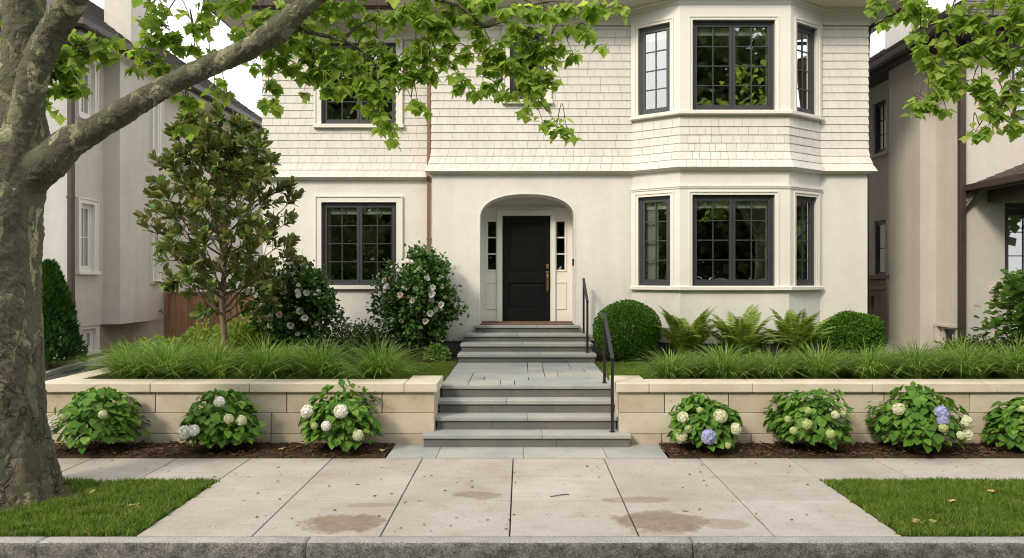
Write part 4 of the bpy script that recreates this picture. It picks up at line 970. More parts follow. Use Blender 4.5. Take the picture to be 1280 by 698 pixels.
def rose(seed, R0, mname, name, parent, loc, nd):
    """double flower: three rings of cupped petals round a yellow eye"""
    g = np.random.default_rng(seed); L = Leaves(); PET = T_([[0,0,0],[-.42,.55,.10],[0,.5,-.02],[.42,.55,.10],[-.25,.98,.25],[.25,.98,.25]]); PF = [[[0,1,2],[0,2,3]],[[1,4,5,2][:3]+[2]] if 0 else [[1,4,5,3]]]
    PF = [[[0,2,1],[0,3,2],[1,2,4],[2,3,5],[2,5,4]]]
    for n, tilt, s in ((6,.25,1.0),(6,.65,.8),(5,1.1,.55)):
        a = np.arange(n)*2*np.pi/n + g.uniform(0,6); Y = np.stack([np.cos(a)*math.cos(tilt), np.sin(a)*math.cos(tilt), np.full(n, math.sin(tilt))],1)
        N = np.stack([-np.cos(a)*math.sin(tilt), -np.sin(a)*math.sin(tilt), np.full(n, math.cos(tilt))],1)
        L.put(PET, PF, np.zeros((n,3))+[0,0,.02*s], Y, N, np.full(n, R0*s)*g.uniform(.9,1.1,n))
    o = L.build(name, M[mname], parent); return o
def face(o, nd): o.rotation_euler = Vector(nd).to_track_quat('Z', 'Y').to_euler()

# ---------------------------------------------------------------- lawns of separate blades
def lawn(name, x0, x1, y0, y1, z, dens, h, seed, skip=None):
    g = np.random.default_rng(seed); n = int((x1-x0)*(y1-y0)*dens); p = np.stack([g.uniform(x0,x1,n), g.uniform(y0,y1,n), np.full(n,z)],1); p[:,0] += .02*np.sin(p[:,1]*23+seed)+.012*np.sin(p[:,1]*61)
    cl = np.array([noise.noise((a*2.2,b*2.2,seed)) for a,b in p[:,:2]]); cf = np.array([noise.noise((a*7,b*7,seed+9)) for a,b in p[:,:2]])
    keep = (cl*.6+cf*.6 > -.30) | (g.random(n) < .22)
    if skip is not None: keep &= ~skip(p)
    p, cl, cf = p[keep], cl[keep], cf[keep]; n = len(p)
    a = g.uniform(0,6.283,n); hh = h*g.uniform(.55,1.15,n)*(1+.45*cl+.3*cf); lean = g.normal(0,.38,(n,2)); w = .0042*g.uniform(.7,1.4,n)
    sx, sy = np.cos(a)*w, np.sin(a)*w; V = np.zeros((n,5,3))
    V[:,0] = p + np.stack([sx,sy,0*sx],1); V[:,1] = p - np.stack([sx,sy,0*sx],1)
    mid = p + np.stack([lean[:,0]*hh*.35, lean[:,1]*hh*.35, hh*.6],1)
    V[:,2] = mid - np.stack([sx,sy,0*sx],1)*.75; V[:,3] = mid + np.stack([sx,sy,0*sx],1)*.75
    V[:,4] = p + np.stack([lean[:,0]*hh, lean[:,1]*hh, hh*.95],1)
    tag(np_mesh(name, V.reshape(-1,3), [rep([[0,1,2,3]],n,5), rep([[3,2,4]],n,5)], M['grass']), kind='stuff')
trunk_xy = (-5.05, 6.87)
bare = [(-3.95,6.55,.30,.13),(-4.55,6.9,.22,.12),(-3.75,6.25,.25,.09)]
def skipL(p):
    rr_ = np.hypot(p[:,0]-trunk_xy[0], p[:,1]-trunk_xy[1]); m = (rr_ < .52) | ((rr_ < .85) & (rng.random(len(p)) < .8*(.85-rr_)/.33))
    for (bx,by,rx,ry) in bare: m |= (((p[:,0]-bx)/rx)**2 + ((p[:,1]-by)/ry)**2 < 1) & (rng.random(len(p)) < .85)
    return m
lawn('grass', -7.0, -3.22, 5.83, 7.34, -.01, 9500, .062, 1, skipL)
lawn('grass', 3.18, 6.6, 5.83, 7.34, -.01, 9500, .062, 2)
lawn('grass', -7.0, -3.20, 7.28, 7.37, -.005, 5000, .05, 3); lawn('grass', 3.16, 6.6, 7.28, 7.37, -.005, 5000, .05, 4)
lawn('grass', -3.3, -1.13, 9.62, 12.0, .645, 7500, .06, 5); lawn('grass', -5.6, -3.3, 9.5, 11.5, .645, 1500, .06, 8)
lawn('grass', 1.28, 6.9, 9.62, 12.0, .645, 6500, .06, 6); lawn('grass', 6.9, 9.3, 9.6, 12.0, .645, 2500, .06, 7)

# ---------------------------------------------------------------- sedge clumps behind the coping
def sedge_mesh(seed, n=480, H=.82):
    g = np.random.default_rng(seed); a = g.uniform(0,6.283,n); ln = H*g.uniform(.65,1.2,n); out = np.abs(g.normal(.85,.42,n)).clip(.02,1.7)
    b0 = np.stack([np.cos(a)*g.uniform(0,.12,n), np.sin(a)*g.uniform(0,.12,n), np.zeros(n)],1); K = 6; V = np.zeros((n,2*K+1,3)); d = np.stack([np.cos(a),np.sin(a),0*a],1); s = np.stack([-np.sin(a),np.cos(a),0*a],1)
    w = .0068*g.uniform(.7,1.3,n); tw = g.normal(0,.18,n)
    for k in range(K+1):
        t = k/K; r = out*ln*(.28*t + .42*t*t); z = ln*(1.02*t - (.16+.34*out)*t**2.6)
        c = b0 + d*r[:,None] + s*(tw*ln*t*t)[:,None]; c[:,2] = np.maximum(z, .01+.02*g.random(n))
        if k < K: ww = (w*(1-t*.55))[:,None]; V[:,2*k] = c - s*ww; V[:,2*k+1] = c + s*ww
        else: V[:,2*K] = c
    F4 = [[2*k,2*k+1,2*k+3,2*k+2] for k in range(K-1)]
    return V.reshape(-1,3), [rep(F4,n,2*K+1), rep([[2*K-2,2*K-1,2*K]],n,2*K+1)]
def sedge(seed, loc, label, s=1.0):
    V, F = sedge_mesh(seed); o = np_mesh('ornamental_grass', V, F, M['sedge']); o.location = loc; o.scale = (s*1.12, s*1.12, s*.97); o.rotation_euler = (0, 0, seed*1.3)
    return tag(o, label, 'grass clump', 'grass clumps behind the garden walls')
ordn = ['first','second','third','fourth','fifth','sixth','seventh','eighth','ninth']
for i, (px, d, s) in enumerate(((160,9.62,.9),(207,9.66,1.0),(268,9.6,.95),(330,9.66,1.03),(402,9.62,1.02),(474,9.64,1.0))):
    p = P(px, 470, d); sedge(20+i, (p.x, d, .645), f'{ordn[i]} arching grass clump from the driveway end of the front garden wall', s)
for i, (px, d, s) in enumerate(((176,10.5,.95),(242,10.6,.95),(362,10.5,.8),(160,10.3,.8))):
    p = P(px, 470, d); sedge(40+i, (p.x, d, .645), f'grass clump in the back row, {["under the magnolia on its driveway side","right at the magnolia trunk","nearest the white camellias","at the driveway corner"][i]}', s)
for i, (px, d, s) in enumerate(((838,9.72,.84),(905,9.7,.94),(968,9.72,.86),(1022,9.7,.94),(1088,9.68,.92),(1146,9.7,1.0),(1206,9.68,1.04),(1268,9.7,1.05),(1335,9.7,.95))):
    p = P(px, 470, d); sedge(60+i, (p.x, d, .645), f'{ordn[i]} grass clump from the handrail behind the long garden wall', s*.96)

for i, (px, d, s, lab) in enumerate(((870,10.15,.8,'between the first two'),(938,10.2,.82,'in front of the middle fern'),(1000,10.15,.8,'in front of the fern nearest the gate corner'),(1056,10.2,.85,'in front of the looser boxwood ball'),(1118,10.15,.9,'below the dark gate'),(1178,10.2,.95,'below the brown downpipe'),(1240,10.2,.95,'below the leafy sapling'))):
    p = P(px, 470, d); sedge(80+i, (p.x, d, .645), f'grass clump in the second row behind the long garden wall, {lab}', s*.80)

# ---------------------------------------------------------------- hydrangeas against the wall
def floret_head(seed, r, mname):
    g = np.random.default_rng(seed); n = 95; u = nrm(g.normal(size=(n*2,3))); u = u[u[:,2] > -.45][:n]; n = len(u); L = Leaves()
    PT = T_([[0,0,0],[-.5,.5,.05],[0,1,.12],[.5,.5,.05]])
    for k in range(4):
        t1 = nrm(np.cross(u, g.normal(size=(n,3)))) if k == 0 else t1
        t2 = np.cross(u, t1); Y = (t1*math.cos(k*math.pi/2) + t2*math.sin(k*math.pi/2)) + u*.25
        L.put(PT, [[[0,1,2,3]]], u*r*np.array([1,1,.82])*g.uniform(.9,1.04,(n,1)) if k == 0 else L.P, Y, u, np.full(n, r*.36), np.full(n, 1.25))
        if k == 0: L.P = L.V[0].reshape(n,4,3)[:,0]
    th = np.linspace(0,2*np.pi,15)[:-1]; ph = np.linspace(-.5,1.5,7)
    V = np.array([[r*.9*math.cos(p)*math.cos(a), r*.9*math.cos(p)*math.sin(a), r*.76*math.sin(p)] for p in ph for a in th])
    L.raw(V, [np.array([[i*14+j, i*14+(j+1)%14, i*14+14+(j+1)%14, i*14+14+j] for i in range(6) for j in range(14)])])
    return L
def hydrangea(seed, loc, R, H, label, heads):
    g = np.random.default_rng(seed); root = empty('hydrangea', loc, label, 'shrub', 'hydrangeas along the pavement')
    n = 760; u = nrm(g.normal(size=(n*2,3))); u = u[u[:,2] > -.35][:n]; n = len(u)
    f = lumps(u, g, 7, .10); rr = (1 - .5*g.random((n,1))**2.0)
    pos = u*np.array([R,R*.82,H*.60])*f*rr + np.array([0,0,H*.40]); pos[:,2] = np.maximum(pos[:,2], .03)
    Y = nrm(np.stack([u[:,0],u[:,1],u[:,2]*.2-.5],1) + g.normal(0,.3,(n,3))); N = nrm(u*1.0 + np.array([0,0,.6]) + g.normal(0,.2,(n,3)))
    L = Leaves(); L.put(OVA, OVA_F, pos - Y*.05, Y, N, g.uniform(.06,.135,n), g.uniform(1.0,1.3,n)); L.build('foliage', M['hyd_leaf'], root, smooth=True)
    st = []
    for k in range(16):
        a = g.uniform(0,6.28); e = g.uniform(.3,.8); st.append(([(.03*math.cos(a),.03*math.sin(a),0),(R*e*.5*math.cos(a),R*e*.45*math.sin(a),H*.4),(R*e*math.cos(a),R*e*.8*math.sin(a),H*(.85-.4*e))],[.008,.006,.004]))
    twig_mesh(st, 'stem', M['twig'], root)
    for i, (hx, hy, hz, r, mn) in enumerate(heads):
        h = floret_head(seed*31+i, r, mn).build('flower_head', M[mn], root); h.location = (hx, hy, hz); face(h, (hx*1.2, hy*1.4-.1, max(.15, hz-.25)))
def hyd_heads(cpx, d, lst, R, H):
    out = []
    for (px, py, rpx, mn) in lst:
        s = FPX/d; hx = max(-.78*R, min(.78*R, (px-cpx)/s)); hz = CH-(py-CY)*d/FPX; e = min(.98, (hx/R)**2 + ((hz-H*.4)/(H*.62))**2); hy = -.82*R*math.sqrt(max(.05, 1-e))*1.16
        out.append((hx, hy, hz, rpx/s*(.62 if mn == 'lime_floret' else .74), mn))
    return out
W, CR, BL, LI = 'white_floret', 'cream_floret', 'blue_floret', 'lime_floret'
hyds = [(122,8.62,.60,.80,'leafy hydrangea nearest the big tree trunk, two white heads on its street-tree side',[(72,529,10,W),(74,541,10,W),(150,512,6,CR),(108,514,6,LI)]),
 (275,8.62,.55,.80,'hydrangea with white flower heads, between the two other shrubs by the driveway wall',[(285,499,8,W),(248,534,10,W),(262,530,8,W),(316,522,8,CR),(300,518,7,CR)]),
 (426,8.64,.55,.80,'hydrangea with white flower heads nearest the stone landing',[(391,511,10,W),(436,508,10,W),(456,537,8,CR),(420,524,7,W),(405,525,6,LI)]),
 (879,8.64,.50,.72,'hydrangea with one blue and several cream heads beside the lower handrail',[(849,519,9,CR),(892,515,10,CR),(915,532,9,CR),(837,540,9,CR),(875,538,11,BL),(868,509,6,LI),(853,531,7,LI),(900,550,6,LI)]),
 (1013,8.62,.55,.80,'hydrangea with small yellow-green heads, next after the blue and cream one',[(992,523,9,LI),(1018,533,8,LI),(979,532,7,LI),(1027,512,6,CR),(996,508,6,LI),(970,520,6,LI),(1040,512,5,LI)]),
 (1147,8.62,.58,.80,'hydrangea with a blue head on top and cream heads at its side',[(1151,509,10,BL),(1149,525,8,LI),(1110,508,9,CR),(1194,523,10,CR),(1191,538,9,CR),(1172,535,6,CR),(1150,517,8,BL)]),
 (1284,8.62,.52,.74,'last leafy hydrangea along the long wall, almost without flowers',[(1262,508,6,LI)])]
for i, (px, d, R_, H_, lab, hd) in enumerate(hyds):
    R_ *= (.88,.84,.87,.84,.88,.92,.86)[i]; H_ *= (.93,.90,.95,.90,.92,.94,.9)[i]; hydrangea(100+i, (P(px,0,d).x, d, .01), R_, H_, lab, hyd_heads(px, d, hd, R_, H_))

# ---------------------------------------------------------------- camellias
def camellia(seed, loc, R, H, z0, label, group, flowers, mix_pink, bare=False):
    g = np.random.default_rng(seed); root = empty('camellia', loc, label, 'shrub', group)
    K = 210; c, u = shell(g, K, (R,R*.8,H/2), .4); c *= lumps(u, g, 6, .13); c[:,2] += z0 + H/2
    n = 8200; ci = g.integers(0,K,n); pos = c[ci] + g.normal(0,.085,(n,3)); uu = nrm(pos - np.array([0,0,z0+H*.45]))
    Y = nrm(uu*.8 + g.normal(0,.55,(n,3)) + np.array([0,0,.1])); N = nrm(uu*.4 + np.array([0,-.15,.8]) + g.normal(0,.5,(n,3)))
    L = Leaves(); L.put(ELL, ELL_F, pos, Y, N, g.uniform(.06,.10,n), g.uniform(1.1,1.4,n)); L.build('foliage', M['camellia_leaf'], root, smooth=True)
    st = []
    for k in range(15):
        a = g.uniform(0,6.28); e = g.uniform(.15,.6); st.append((catmull([(.06*math.cos(a),.06*math.sin(a),0),(.12*math.cos(a+.5),.12*math.sin(a+.5),z0*.7+.1),(R*e*.7*math.cos(a),R*e*.6*math.sin(a),z0+H*.35),(R*e*1.2*math.cos(a),R*e*math.sin(a),z0+H*.75)],4), lerps([.020,.017,.011,.005],4)))
    twig_mesh(st, 'stem', M['twig'], root, 6)
    for i in range(flowers):
        v = nrm(np.array([g.normal(0,.7), -abs(g.normal(.9,.4)), g.normal(.1,.6)])); lf = lumps(v[None], np.random.default_rng(seed), 6, .0)[0,0]
        p = v*np.array([R,R*.8,H/2])*g.uniform(.9,1.06); p[2] += z0+H/2
        f = rose(seed*50+i, g.uniform(.045,.072), 'pink_petal' if g.random() < mix_pink else 'white_petal', 'flower', root, p, v); f.location = p; face(f, v + np.array([0,-.2,.1]))
camellia(3, (P(367,0,12.4).x, 12.4, .65), .72, 1.62, .12, 'dark green camellia with blush white flowers beside the magnolia', 'flowering camellias', 44, .3)
camellia(4, (P(521,0,12.75).x, 12.75, .65), .74, 1.60, .30, 'dark green camellia with white flowers and bare stems beside the porch steps', 'flowering camellias', 36, .08)

# ---------------------------------------------------------------- clipped balls, low shrubs, conifer
def leafy(name, seed, loc, R3, zc, n, ls, mname, label, cat, group=None, inner=.6, lump=.05, T=DIA, TF=DIA_F, up=.4, rand=.6, stems=8, wid=1.15, floor=.02):
    g = np.random.default_rng(seed); root = empty(name, loc, label, cat, group)
    p, u = shell(g, n, R3, inner); p = p*lumps(u, g, 8, lump); p[:,2] += zc; p[:,2] = np.maximum(p[:,2], floor+g.random(n)*.04)
    Y = nrm(u + g.normal(0,rand,(n,3)) + np.array([0,0,up*.4])); N = nrm(u*.8 + np.array([0,0,up]) + g.normal(0,rand,(n,3)))
    L = Leaves(); L.put(T, TF, p, Y, N, ls*g.uniform(.7,1.25,n), np.full(n, wid)); L.build('foliage', M[mname], root, smooth=False)
    st = []
    for k in range(stems):
        a = g.uniform(0,6.28); e = g.uniform(.2,.7); st.append(([(.03*math.cos(a),.03*math.sin(a),0),(R3[0]*e*.5*math.cos(a),R3[1]*e*.5*math.sin(a),zc*.8),(R3[0]*e*math.cos(a),R3[1]*e*math.sin(a),zc+R3[2]*.5)],[.014,.01,.005]))
    twig_mesh(st, 'stem', M['twig'], root)
    return root
leafy('boxwood', 11, (P(784,0,12.55).x,12.55,.65), (.585,.585,.56), .53, 24000, .036, 'box_leaf', 'round clipped boxwood ball next to the steps handrail', 'shrub', 'clipped boxwood balls', .5, .03, rand=.5)
leafy('boxwood', 12, (P(1064,0,12.7).x,12.7,.65), (.555,.52,.47), .42, 17000, .040, 'box_leaf', 'looser clipped boxwood ball at the gate corner of the house', 'shrub', 'clipped boxwood balls', .45, .07, rand=.6)
leafy('azalea', 13, (P(447,0,12.9).x,12.9,.65), (.62,.42,.40), .26, 3200, .05, 'shrub_leaf', 'low loose green shrub between the two camellias', 'shrub', None, .4, .16, ELL, ELL_F)
leafy('low_shrub', 14, (P(545,0,12.35).x,12.35,.65), (.22,.2,.15), .14, 480, .06, 'fresh_leaf', 'small light green plant beside the bottom porch step', 'plant', None, .4, .14, ELL, ELL_F, stems=4)
for i, (px, d, R3, zc, n, lab) in enumerate(((300,11.9,(.52,.4,.36),.30,1500,'lime green leafy plant in front of the fence, closest to the camellia'),(252,12.3,(.45,.4,.36),.26,1200,'lime green leafy plant right behind the magnolia trunk'),(322,12.6,(.42,.4,.50),.42,1300,'tallest lime green plant against the cream house corner'),(205,12.0,(.4,.35,.24),.2,900,'low lime green plant behind the grass on the driveway side'))):
    leafy('perennial', 30+i, (P(px,0,d).x,d,.65), R3, zc, n, .085, 'lime_leaf', lab, 'plant', 'lime green plants by the fence', .3, .18, ELL, ELL_F, up=.8, wid=.85, stems=5)
for i, (px, d, R3, zc, n, lab) in enumerate(((1212,12.7,(.48,.4,.27),.14,1800,'low green shrub at the foot of the brown downpipe'),(1262,12.5,(.55,.4,.27),.14,2000,'low green shrub under the leafy sapling by the neighbour porch'),(1330,12.6,(.55,.4,.3),.14,1500,'low green shrub farthest along the neighbour porch'))):
    leafy('low_hedge', 40+i, (P(px,0,d).x,d,.65), R3, zc, n, .05, 'shrub_leaf', lab, 'shrub', 'low shrubs by the neighbour porch', .4, .12, ELL, ELL_F)
# conifer at the neighbour's corner
def conifer(seed, loc, R, H, label):
    g = np.random.default_rng(seed); root = empty('conifer', loc, label, 'conifer'); n = 9000
    t = g.random(n)**.8; a = g.uniform(0,6.28,n); rad = R*(1-t)**.72*(1+.10*np.sin(a*7+t*20)+.08*np.sin(a*3-t*11))*(1-.4*g.random(n)**2) + .02
    p = np.stack([np.cos(a)*rad, np.sin(a)*rad, .08+t*H*.95],1); d = np.stack([np.cos(a),np.sin(a),0*a],1)
    Y = nrm(d*.55 + np.array([0,0,.9]) + g.normal(0,.3,(n,3))); N = nrm(np.cross(Y, g.normal(size=(n,3))))
    SP = T_([[0,0,0],[-.32,.45,.03],[-.12,.5,0],[0,1,-.05],[.14,.52,0],[.34,.42,.03]])
    L = Leaves(); L.put(SP, [[[0,2,1],[0,3,2],[0,4,3],[0,5,4]]], p, Y, N, g.uniform(.08,.14,n)); L.build('foliage', M['thuja_leaf'], root)
    mb = MB(); mb.tube([(0,0,-.05),(0,0,H*.85)],[.05,.01],7); mb.build('trunk', M['twig'], root, False)
conifer(5, (P(62,0,13.6).x,13.6,.37), .56, 2.05, 'dense dark green cone shaped conifer beside the big tree trunk')

# ---------------------------------------------------------------- ferns under the bay
def fern(seed, loc, R, H, label):
    g = np.random.default_rng(seed); root = empty('fern', loc, label, 'fern', 'ferns under the bay window'); mbr = MB(); L = Leaves()
    PIN = T_([[0,0,0],[-.13,.25,.01],[-.07,.65,-.02],[0,1,-.08],[.07,.65,-.02],[.13,.25,.01]])
    for k in range(26):
        a = 6.283*k/26*1.618*2 + g.uniform(-.3,.3); ln = R*g.uniform(.85,1.25); st = g.uniform(.35,1.0); d = np.array([math.cos(a),math.sin(a),0]); K = 14
        pts = []
        for i in range(K+1):
            t = i/K; r = ln*(t*(.35+.45*(1-st)) + .5*t*t*(1-.4*st)); z = H*(1.25*t*(.55+.6*st) - .55*t**2.3*(1.25-.35*st)); pts.append(d*(.03+r) + np.array([0,0,max(.02,z)]))
        mbr.tube([Vector(p) for p in pts], list(np.linspace(.006,.0015,K+1)), 4)
        pos, Y, N, S = [], [], [], []; side = np.array([-d[1],d[0],0]); M_ = 34
        for i in range(4, M_):
            t = i/M_; f = t*K; i0 = min(int(f), K-1); p = pts[i0]+(pts[i0+1]-pts[i0])*(f-i0); tg = nrm(pts[i0+1]-pts[i0]); nn = np.cross(side, tg); nn = nn if nn[2] > 0 else -nn
            L_ = .20*math.sin(math.pi*min(1,(t*.86+.13)))**.8*(1.05-t*.45)
            for s in (-1, 1): pos.append(p); Y.append(side*s + tg*.45 - nn*.12 + g.normal(0,.06,3)); N.append(nn + g.normal(0,.12,3)); S.append(L_)
        L.put(PIN, [[[0,2,1],[0,3,2],[0,4,3],[0,5,4]]], np.array(pos), np.array(Y), np.array(N), np.array(S), np.full(len(S),1.25))
    L.build('fronds' if 0 else 'frond_leaf', M['fern_leaf'], root); mbr.build('frond_stalk', M['lime_leaf'], root, False)
for i, (px, d, lab) in enumerate(((858,12.25,'fern nearest the round boxwood ball beside the steps'),(926,12.1,'middle fern of the three under the bay window'),(994,12.2,'fern nearest the looser boxwood ball at the gate corner'))):
    fern(70+i, (P(px,0,d).x,d,.65), .76, 1.08, lab)

# ---------------------------------------------------------------- young magnolia
def magnolia():
    g = np.random.default_rng(77); bx = P(279,0,10.9); root = empty('magnolia_tree', (bx.x,10.9,.64), 'young magnolia with glossy bronze backed leaves and slim trunk behind the garden wall', 'tree')
    H = 3.98; mb = MB(); tr = catmull([(0,0,-.05),(.02,0,.5),(-.015,.0,1.1),(.03,.02,2.0),(.0,.0,2.9),(.04,0,3.7),(.05,0,4.05)],6); mb.tube(tr, lerps([.062,.050,.044,.034,.022,.010,.005],6), 10)
    mb.build('trunk', M['mag_bark'], root, False)
    br = MB(); tips = []; nb = 60
    for k in range(nb):
        z = .78 + (H-1.1)*(k/nb)**.95; a = k*2.399 + g.uniform(-.4,.4); t = (z-.78)/(H-.9); ln = (1.12*(1-t)**.62*(.62+.55*min(1,t*3.2)) + .12)*g.uniform(.8,1.12); rise = .74 + .25*t
        d = np.array([math.cos(a),math.sin(a),0]); b0 = np.array([0,0,z]); pts = [b0 + d*ln*s + np.array([0,0,ln*rise*(s**1.25) + .04*math.sin(s*7+k)]) for s in np.linspace(0,1,7)]
        br.tube([Vector(p) for p in pts], list(np.linspace(.018*(1-t)+.006,.004,7)), 5); tips.append((pts[-1], pts[-1]-pts[-2]))
        for s in (2,3,4,5,5):
            for _ in range(1):
                v = nrm(d*.5 + g.normal(0,.6,3) + np.array([0,0,.5])); l2 = ln*g.uniform(.16,.36); q = pts[s]; e = q + v*l2; br.tube([Vector(q),Vector((q+e)/2+[0,0,.01]),Vector(e)], [.006,.005,.003], 4); tips.append((e, v))
    br.build('branch', M['mag_bark'], root, False)
    L = Leaves(); pos, Y, N, S = [], [], [], []
    for (p, v) in tips:
        v = nrm(np.asarray(v)); m = g.integers(12,18)
        for i in range(m):
            a = i*2.4 + g.uniform(-.3,.3); t1 = nrm(np.cross(v, g.normal(size=3))) if i == 0 else t1; t2 = np.cross(v, t1); rd = t1*math.cos(a)+t2*math.sin(a); sp = .35 + .65*(i/m)
            y = nrm(rd*sp + v*(.95-.55*i/m) + np.array([0,0,.05])); pos.append(p - v*.012*i); Y.append(y); N.append(nrm(v*.8 + np.array([0,0,.5]) - rd*.2 + g.normal(0,.25,3))); S.append(g.uniform(.105,.19))
    pos = np.array(pos); L.put(MAG, MAG_F, pos, np.array(Y), np.array(N), np.array(S), np.full(len(S), 1.2)); L.build('crown', M['magnolia_leaf'], root, smooth=True)
magnolia()

# leafy sapling by the neighbour porch
def sapling():
    g = np.random.default_rng(88); d = 11.6; root = empty('sapling', (P(1298,0,d).x, d, .65), 'light green leafy sapling in front of the neighbour porch', 'tree')
    br = MB(); tips = []
    br.tube([(0,0,-.05),(.02,0,.5),(0,.02,1.0),(-.02,0,1.5)], [.03,.026,.02,.008], 7)
    for k in range(30):
        z = .45+1.1*k/30; a = k*2.399; ln = .74*(1-.4*(k/30)); dd = np.array([math.cos(a),math.sin(a),0]); pts = [np.array([0,0,z])+dd*ln*s+np.array([0,0,.30*ln*s-.12*s*s]) for s in np.linspace(0,1,6)]
        br.tube([Vector(p) for p in pts], list(np.linspace(.010,.003,6)), 4)
        for s in range(1,6):
            for q in range(11): tips.append((pts[s]+g.normal(0,.06,3), dd))
    br.build('trunk', M['twig'], root, False); n = len(tips); pos = np.array([t[0] for t in tips]); D = np.array([t[1] for t in tips])
    L = Leaves(); L.put(ELL, ELL_F, pos, nrm(D+g.normal(0,.6,(n,3))), nrm(g.normal(0,.4,(n,3))+[0,-.1,1]), g.uniform(.10,.17,n), np.full(n,1.3)); L.build('crown', M['fresh_leaf'], root, smooth=True)
sapling()

# ---------------------------------------------------------------- the plane tree at the kerb
def plane_tree(root, limbs, seed, blobs, leaves_up, voxel, wood_d, twig_from):
    """limbs: list of (points, radii); blobs: (x, y, z, r, n) leaf sprays hung on twigs; leaves_up: ellipsoids of the higher crown"""
    g = np.random.default_rng(seed); mb = MB(); nodes = []
    for (pts, rad, sub) in limbs:
        cp = catmull(pts, sub); cr = lerps(rad, sub); mb.tube(cp, cr, 20, 0, True, True, jitter=lambda p, th, i: 1 + .05*noise.noise((p.x*4+math.cos(th)*1.2, p.y*4+math.sin(th)*1.2, p.z*2.2)) + .03*noise.noise((p.z*6, math.cos(th)*3, math.sin(th)*3)))
        nodes += [(Vector(p), r) for p, r in zip(cp, cr)]
    tr = mb.build('trunk', M['plane_bark'], root)
    rm = tr.modifiers.new('remesh', 'REMESH'); rm.mode = 'VOXEL'; rm.voxel_size = voxel; rm.use_smooth_shade = True
    sm = tr.modifiers.new('smooth', 'SMOOTH'); sm.factor = .5; sm.iterations = 3
    for nm, sc, stg in (('lumps', .22, .036), ('bark', .040, .026)):
        tx = bpy.data.textures.new(nm, 'CLOUDS'); tx.noise_scale = sc; tx.noise_depth = 3
        dm = tr.modifiers.new(nm, 'DISPLACE'); dm.texture = tx; dm.strength = stg; dm.mid_level = .5
    tw = MB(); pos, Y, N, S = [], [], [], []
    wood = [p for p, r in nodes if r < .16 and p.z > twig_from]
    paths = []
    for (c, r, n) in blobs:
        c = Vector(c); cand = sorted(wood, key=lambda p: (p-c).length + (0 if p.z > c.z-.05 else .8) + g.random()*.12)[0]
        m1 = cand.lerp(c, .45) + Vector((0,0,.10+.12*g.random())) + Vector(g.normal(0,.04,3)); end = c + (c-cand).normalized()*r*.5 + Vector((0,0,-r*.55))
        cp = catmull([cand, m1, c, end], 6); rr = list(np.linspace(min(.013,.006+.006*(c-cand).length),.002,len(cp))); tw.tube(cp, rr, 5, 0, False); paths.append(cp)
        if (c-cand).length > .25: wood = wood + cp[5:14]
        subs = [cp]
        for _ in range(max(3, n//7)):
            q = cp[int(g.integers(len(cp)//2-2, len(cp)))]; v = Vector(g.normal(0,1,3)).normalized(); e = q + Vector((v.x, v.y, v.z*.55-.25))*r*g.uniform(.6,1.15); sp = [q, q.lerp(e,.5)+Vector((0,0,.03)), e]; tw.tube(sp, [.0035,.0025,.0015], 4, 0, False); subs.append(sp)
        for i in range(n):
            sp = subs[int(g.integers(0,len(subs)))] if g.random() < .25 else subs[int(g.integers(1,len(subs)))]
            f = g.uniform(.25,1.0)**.7*(len(sp)-1); i0 = min(int(f), len(sp)-2); p = sp[i0].lerp(sp[i0+1], f-i0)
            a = g.uniform(0,6.28); out = np.array([math.cos(a),math.sin(a),g.uniform(-1.5,-.3)]); st = np.asarray(p) + nrm(out)*g.uniform(.03,.07)
            pos.append(st); Y.append(nrm(out + g.normal(0,.25,3))); N.append(nrm(np.array([out[0]*.8, out[1]*.8, .8]) + g.normal(0,.4,3))); S.append(g.uniform(.062,.118))
    for (c, R3, n) in leaves_up:
        u = nrm(g.normal(size=(n,3))); K = max(6, n//45); kc = nrm(g.normal(size=(K,3)))*np.array(R3)*g.random((K,1))**.4; q = np.array(c) + kc[g.integers(0,K,n)] + g.normal(0,.24,(n,3))
        for k in range(K):
            e = Vector(np.array(c)+kc[k]); s = sorted(wood[:200], key=lambda p: (p-e).length)[0]; tw.tube(catmull([s, s.lerp(e,.5)+Vector((0,0,.15)), e],4), list(np.linspace(.022,.005,9)), 5, 0, False)
        a = g.uniform(0,6.28,n); out = np.stack([np.cos(a),np.sin(a),g.uniform(-1.2,-.1,n)],1)
        pos += list(q); Y += list(nrm(out)); N += list(nrm(out*[.5,.5,0]+[0,0,1.0]+g.normal(0,.4,(n,3)))); S += list(g.uniform(.10,.17,n))
    L = Leaves(); L.put(PLN, PLN_F, np.array(pos), np.array(Y), np.array(N), np.array(S)*1.08, g.uniform(.9,1.15,len(S)))
    nl_ = sum(len(f) for f in L.F); L.raw(np.array(tw.v), [np.array(tw.f)]); mi = np.r_[np.zeros(nl_, np.int32), np.ones(len(tw.f), np.int32)]
    np_mesh('crown', np.concatenate(L.V), L.F, [M['plane_leaf'], M['twig']], root, True, mi)
D = 6.87
def Q(px, py, d=D): return tuple(P(px, py, d))
root = empty('plane_tree', (-5.05, D, 0), 'big plane tree with flaking camouflage bark and one long limb reaching over the pavement', 'tree')
flare_ = []
